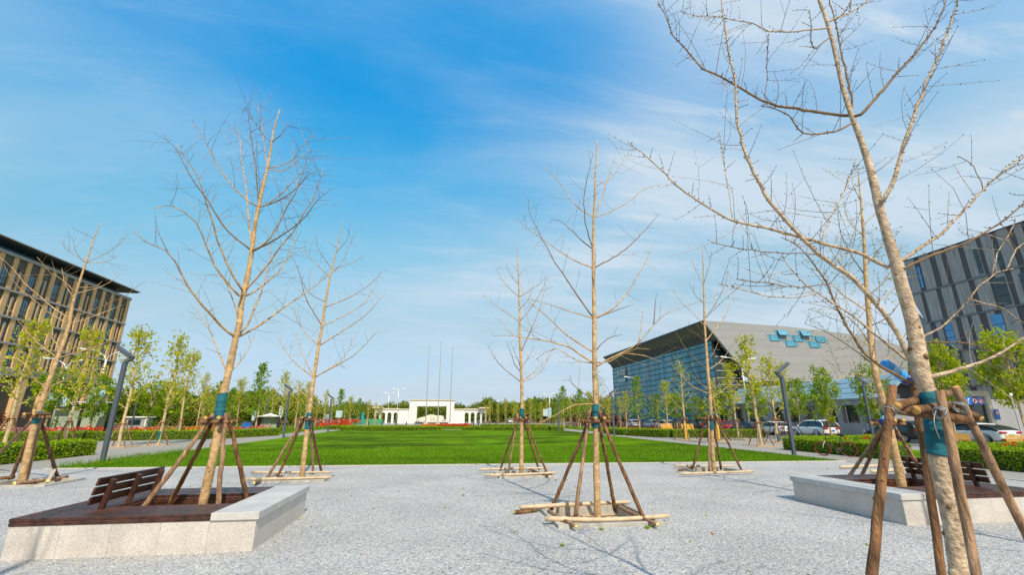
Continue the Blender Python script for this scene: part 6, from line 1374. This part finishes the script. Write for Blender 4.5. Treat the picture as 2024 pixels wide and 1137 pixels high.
def car_park_gate():
    p = at(1908, 868, 33); q = at(1973, 868, 33); o = empty('car_park_gate', (p.x, 33, -.15)); tag(o, 'pale portal over the car park entrance beside the striped building', 'gate'); w = q.x - p.x; zt = at(1960, 784, 33).z + .15
    m = MB(); m.box((w - .45, -.25, 0), (w, .25, zt)); m.build('post', 'banner_stone', o); m = MB(); m.box((-1.6, -.25, zt + .002), (w, .25, zt + .42)); m.build('lintel', 'banner_stone', o); m = MB(); m.box((-1.6, -.25, 0), (-1.2, .25, zt)); m.build('post', 'banner_stone', o)
    m = MB(); m.box((-1.19, -.02, 0), (w - .46, .06, zt - .5)); m.build('dark_backdrop', 'glass_dark', o)  # dark sheet filling the portal, painted in for the darkness behind it
    s = empty('entrance_sign', at(1907, 793, 32.4)); tag(s, 'blue overhead sign with two red ringed prohibition discs on the portal', 'sign'); W2 = at(1943, 793, 32.4).x - s.location.x + .1; h = .62
    m = MB(); m.box((0, -.05, -h / 2), (W2, 0, h / 2)); m.build('board', 'sign_blue', s)
    for k, x in enumerate((W2 * .47, W2 * .80)):
        m = MB(); m.disc((x, -.052, 0), (0, -1, 0), .235, 26, .012); d = m.build('disc', 'sign_white', s); m = MB(); m.torus((x, -.066, 0), (0, 1, 0), .215, .026, 28, 6); m.build('ring', 'sign_red', d)
        m = MB()
        if k: m.tube([(x - .15, -.068, .15), (x + .15, -.068, -.15)], .022, 6)
        else: m.tube([(x, -.068, -.13), (x, -.068, .13)], .030, 6); m.box((x - .11, -.075, -.03), (x + .11, -.066, .03))
        m.build('pictogram', 'sign_red' if k else 'dark_metal', d)
    m = MB(); x = W2 * .15; m.tube([(x - .05, -.06, -.2), (x - .05, -.06, .1), (x + .08, -.06, .16)], .028, 6); m.tube([(x + .02, -.06, .22), (x + .12, -.06, .17), (x + .04, -.06, .08)], .02, 5); m.build('arrow', 'sign_white', s)
    s = empty('post_sign', at(1970.5, 820, 32.6)); tag(s, 'small blue sign with one red ringed disc on the portal post', 'sign'); m = MB(); m.box((-.22, -.04, -.42), (.22, 0, .42)); m.build('board', 'sign_blue', s)
    m = MB(); m.disc((0, -.042, .12), (0, -1, 0), .16, 24, .012); d = m.build('disc', 'sign_white', s); m = MB(); m.torus((0, -.056, .12), (0, 1, 0), .145, .02, 24, 6); m.build('ring', 'sign_red', d); m = MB(); m.tube([(-.1, -.06, .22), (.1, -.06, .02)], .016, 5); m.build('pictogram', 'dark_metal', d)
mat('banner_stone', (0.62, 0.60, 0.56), 0.7, 0.08, 3)
car_park_gate()
def thin_lamp():
    b = at(2021, 862, 30); t = at(1998, 783, 30); o = empty('thin_lamp', (b.x, 30, -.15)); tag(o, 'thin leaning floodlight pole at the right picture edge by the road', 'lamp post'); B = Vector((b.x, 30, -.15)); t = t - B
    m = MB(); m.tube([(0, 0, 0), t], [.06, .045], 8); m.build('pole', 'lamp_panel', o); m = MB(); m.tube([t + Vector((-.15, -.1, -.02)), t + Vector((.12, .05, .14))], .09, 8); m.build('lamp_head', 'white_paint', o)
thin_lamp()
def recliner(px, py, Y, rz, label, cat='bench', k=1.0):
    p = at(px, py, Y); o = empty('wooden_bench', (p.x, Y, 0), rz); o.scale = (k, k, k); tag(o, label, cat, 'yellow timber benches')
    m = MB()
    for i in range(6): m.box((-.75, i * .085, .40), (.75, i * .085 + .07, .44))
    m.build('seat', 'yellow_wood', o); m = MB()
    for i in range(7): z = .48 + i * .085; m.box((-.75, .50 + i * .03, z), (.75, .535 + i * .03, z + .07))
    m.build('backrest', 'yellow_wood', o)
    for x in (-.62, .62):
        m = MB(); m.box((x - .04, .02, 0), (x + .04, .09, .398)); m.build('leg', 'yellow_wood', o); m = MB(); m.box((x - .04, .46, 0), (x + .04, .53, .398)); m.build('leg', 'yellow_wood', o)
recliner(1899, 880, 27.2, R(-60), 'yellow slatted bench among red flowers behind the nearest trunk', k=.7); recliner(2030, 886, 21.5, R(-40), 'yellow slatted bench cut by the right picture edge', k=.8)
recliner(1325, 850, 50, R(10), 'yellow timber bench behind the hedge, left of two before the cars'); recliner(1366, 850, 48.5, R(5), 'yellow timber bench behind the hedge, right of two before the cars')
def notice(px, py, Y, w, h, label, m='banner_pale'):
    p = at(px, py, Y); o = empty('notice_board', (p.x, Y, 0)); tag(o, label, 'sign', 'small boards among the left trees'); q = MB(); q.box((-w / 2, -.03, p.z - h / 2), (w / 2, .03, p.z + h / 2)); q.build('board', m, o)
    for s in (-1, 1):
        q = MB(); q.box((s * w * .42 - .03, .031, 0), (s * w * .42 + .03, .08, p.z + h / 2 - .05)); q.build('post', 'dark_metal', o)
notice(670, 819, 88, 1.1, 1.2, 'pale poster board right of the second leafless tree'); notice(645, 824, 92, 1.0, .9, 'low pale poster board left of the farthest left lamp'); notice(556, 813, 76, .6, 1.5, 'narrow upright pale board behind the bent lamp post'); notice(502, 822, 72, .5, 1.4, 'narrow white board beside the blue hoarding'); notice(1078, 816, 86, .9, 1.3, 'pale blue board left of the middle tree')
m = MB(); p = at(478, 838, 74); q = at(499, 838, 74)
for i in range(3): x = (q.x - p.x) / 3; m.box((x * i + .01, 0, .05), (x * i + x - .01, .08, 1.05))
tag(m.build('hoarding', 'barrier_blue', None, (p.x, 74, 0)), 'blue hoarding panels in a short row behind the left planter tree', 'hoarding')
m = MB(); p = at(626, 834, 126); q = at(756, 834, 126); m.box((0, 0, 0), (q.x - p.x, .1, 1.3)); 
for i in range(10): m.box((i * (q.x - p.x) / 10, -.06, 0), (i * (q.x - p.x) / 10 + .1, -.002, 1.4))
tag(m.build('green_fence', 'fence_green', None, (p.x, 126, 0)), 'low green site fence behind the trees left of the gate', 'fence')
p = at(716, 834, 122); o = empty('closed_parasol', (p.x, 122, 0)); tag(o, 'closed teal parasol standing left of the white gate', 'parasol'); m = MB(); m.tube([(0, 0, .3), (0, 0, 1.2), (0, 0, 2.6), (0, 0, 3.0)], [.35, .38, .30, .05], 10, jit=.08); m.build('canopy', 'umbrella_teal', o); m = MB(); m.tube([(0, 0, 0), (0, 0, 3.1)], .05, 6); m.build('pole', 'dark_metal', o)
bp = None
for px in (729, 755, 783, 803, 936, 945, 959, 967, 980):
    p = at(px, 840, 100)
    if bp is None: mm = MB(); mm.tube([(0, 0, 0), (0, 0, .8), (0, 0, .86)], [.11, .11, .05], 10); bp = mm.build('bollard', 'dark_metal'); c = bp
    else: c = bp.copy(); COL.objects.link(c)
    c.location = (p.x, 100, 0); tag(c, 'dark bollard in the row on the far lawn before the gate', 'bollard', 'bollards before the gate')
# weeds in the gravel
wd = None
for px, py, s, lb in ((1189, 1049, 1.0, 'green weed in front of the bamboo of the middle pit'), (1279, 1046, 1.2, 'largest yellowish weed at the right corner of the middle pit'), (1291, 1043, .9, 'weed touching the brown pole end at the middle pit'), (916, 981, .9, 'green weed in open gravel left of the middle tree'), (915, 968, .6, 'small dark weed just behind another one left of centre'), (1099, 951, .9, 'weed in gravel between the slim tree and the middle tree'), (1121, 950, .6, 'small weed right beside a bigger one near the slim tree'), (879, 1005, .6, 'small single weed farthest left in the centre gravel'), (1112, 1081, .9, 'green weed near the bottom of the picture below the middle pit'), (1396, 1021, .5, 'tiny weed between the middle pit and the right planter'), (80, 962, .8, 'weed by the far left tree pit kerb'), (1635, 928, .7, 'weed beyond the right planter'), (1714, 1079, .6, 'tiny red green weed left of the nearest logs'), (1880, 1073, .6, 'tiny weed between the logs of the nearest tree')):
    if wd is None:
        C = RNG.normal(0, .04, (46, 3)); C[:, 2] = np.abs(C[:, 2]) * .7 + .012; wd = np_quads('weed', leaf_array(C, .045, RNG), 'leaf_hedge'); c = wd
    else: c = wd.copy(); COL.objects.link(c)
    c.location = gp(px, py); c.scale = (s * .55, s * .55, s * .6); c.rotation_euler = (0, 0, prg.uniform(0, 6)); tag(c, lb, 'weed', 'weeds in the gravel')
# tall grass tufts on the left lawn edge
n = 900; u = RNG.random(n); c = np.stack([-13.9 + RNG.normal(0, .12, n), 20.2 + 9 * u, np.full(n, .0)], 1); h = RNG.uniform(.08, .30, n); a = RNG.uniform(0, 6.28, n); D = np.stack([np.cos(a), np.sin(a), 0 * a], 1) * .008; T = c + np.stack([RNG.normal(0, .05, n), RNG.normal(0, .05, n), h], 1)
tag(np_quads('tall_grass', np.stack([c - D, c + D, T], 1), 'grass_blade', per=3), kind='stuff')
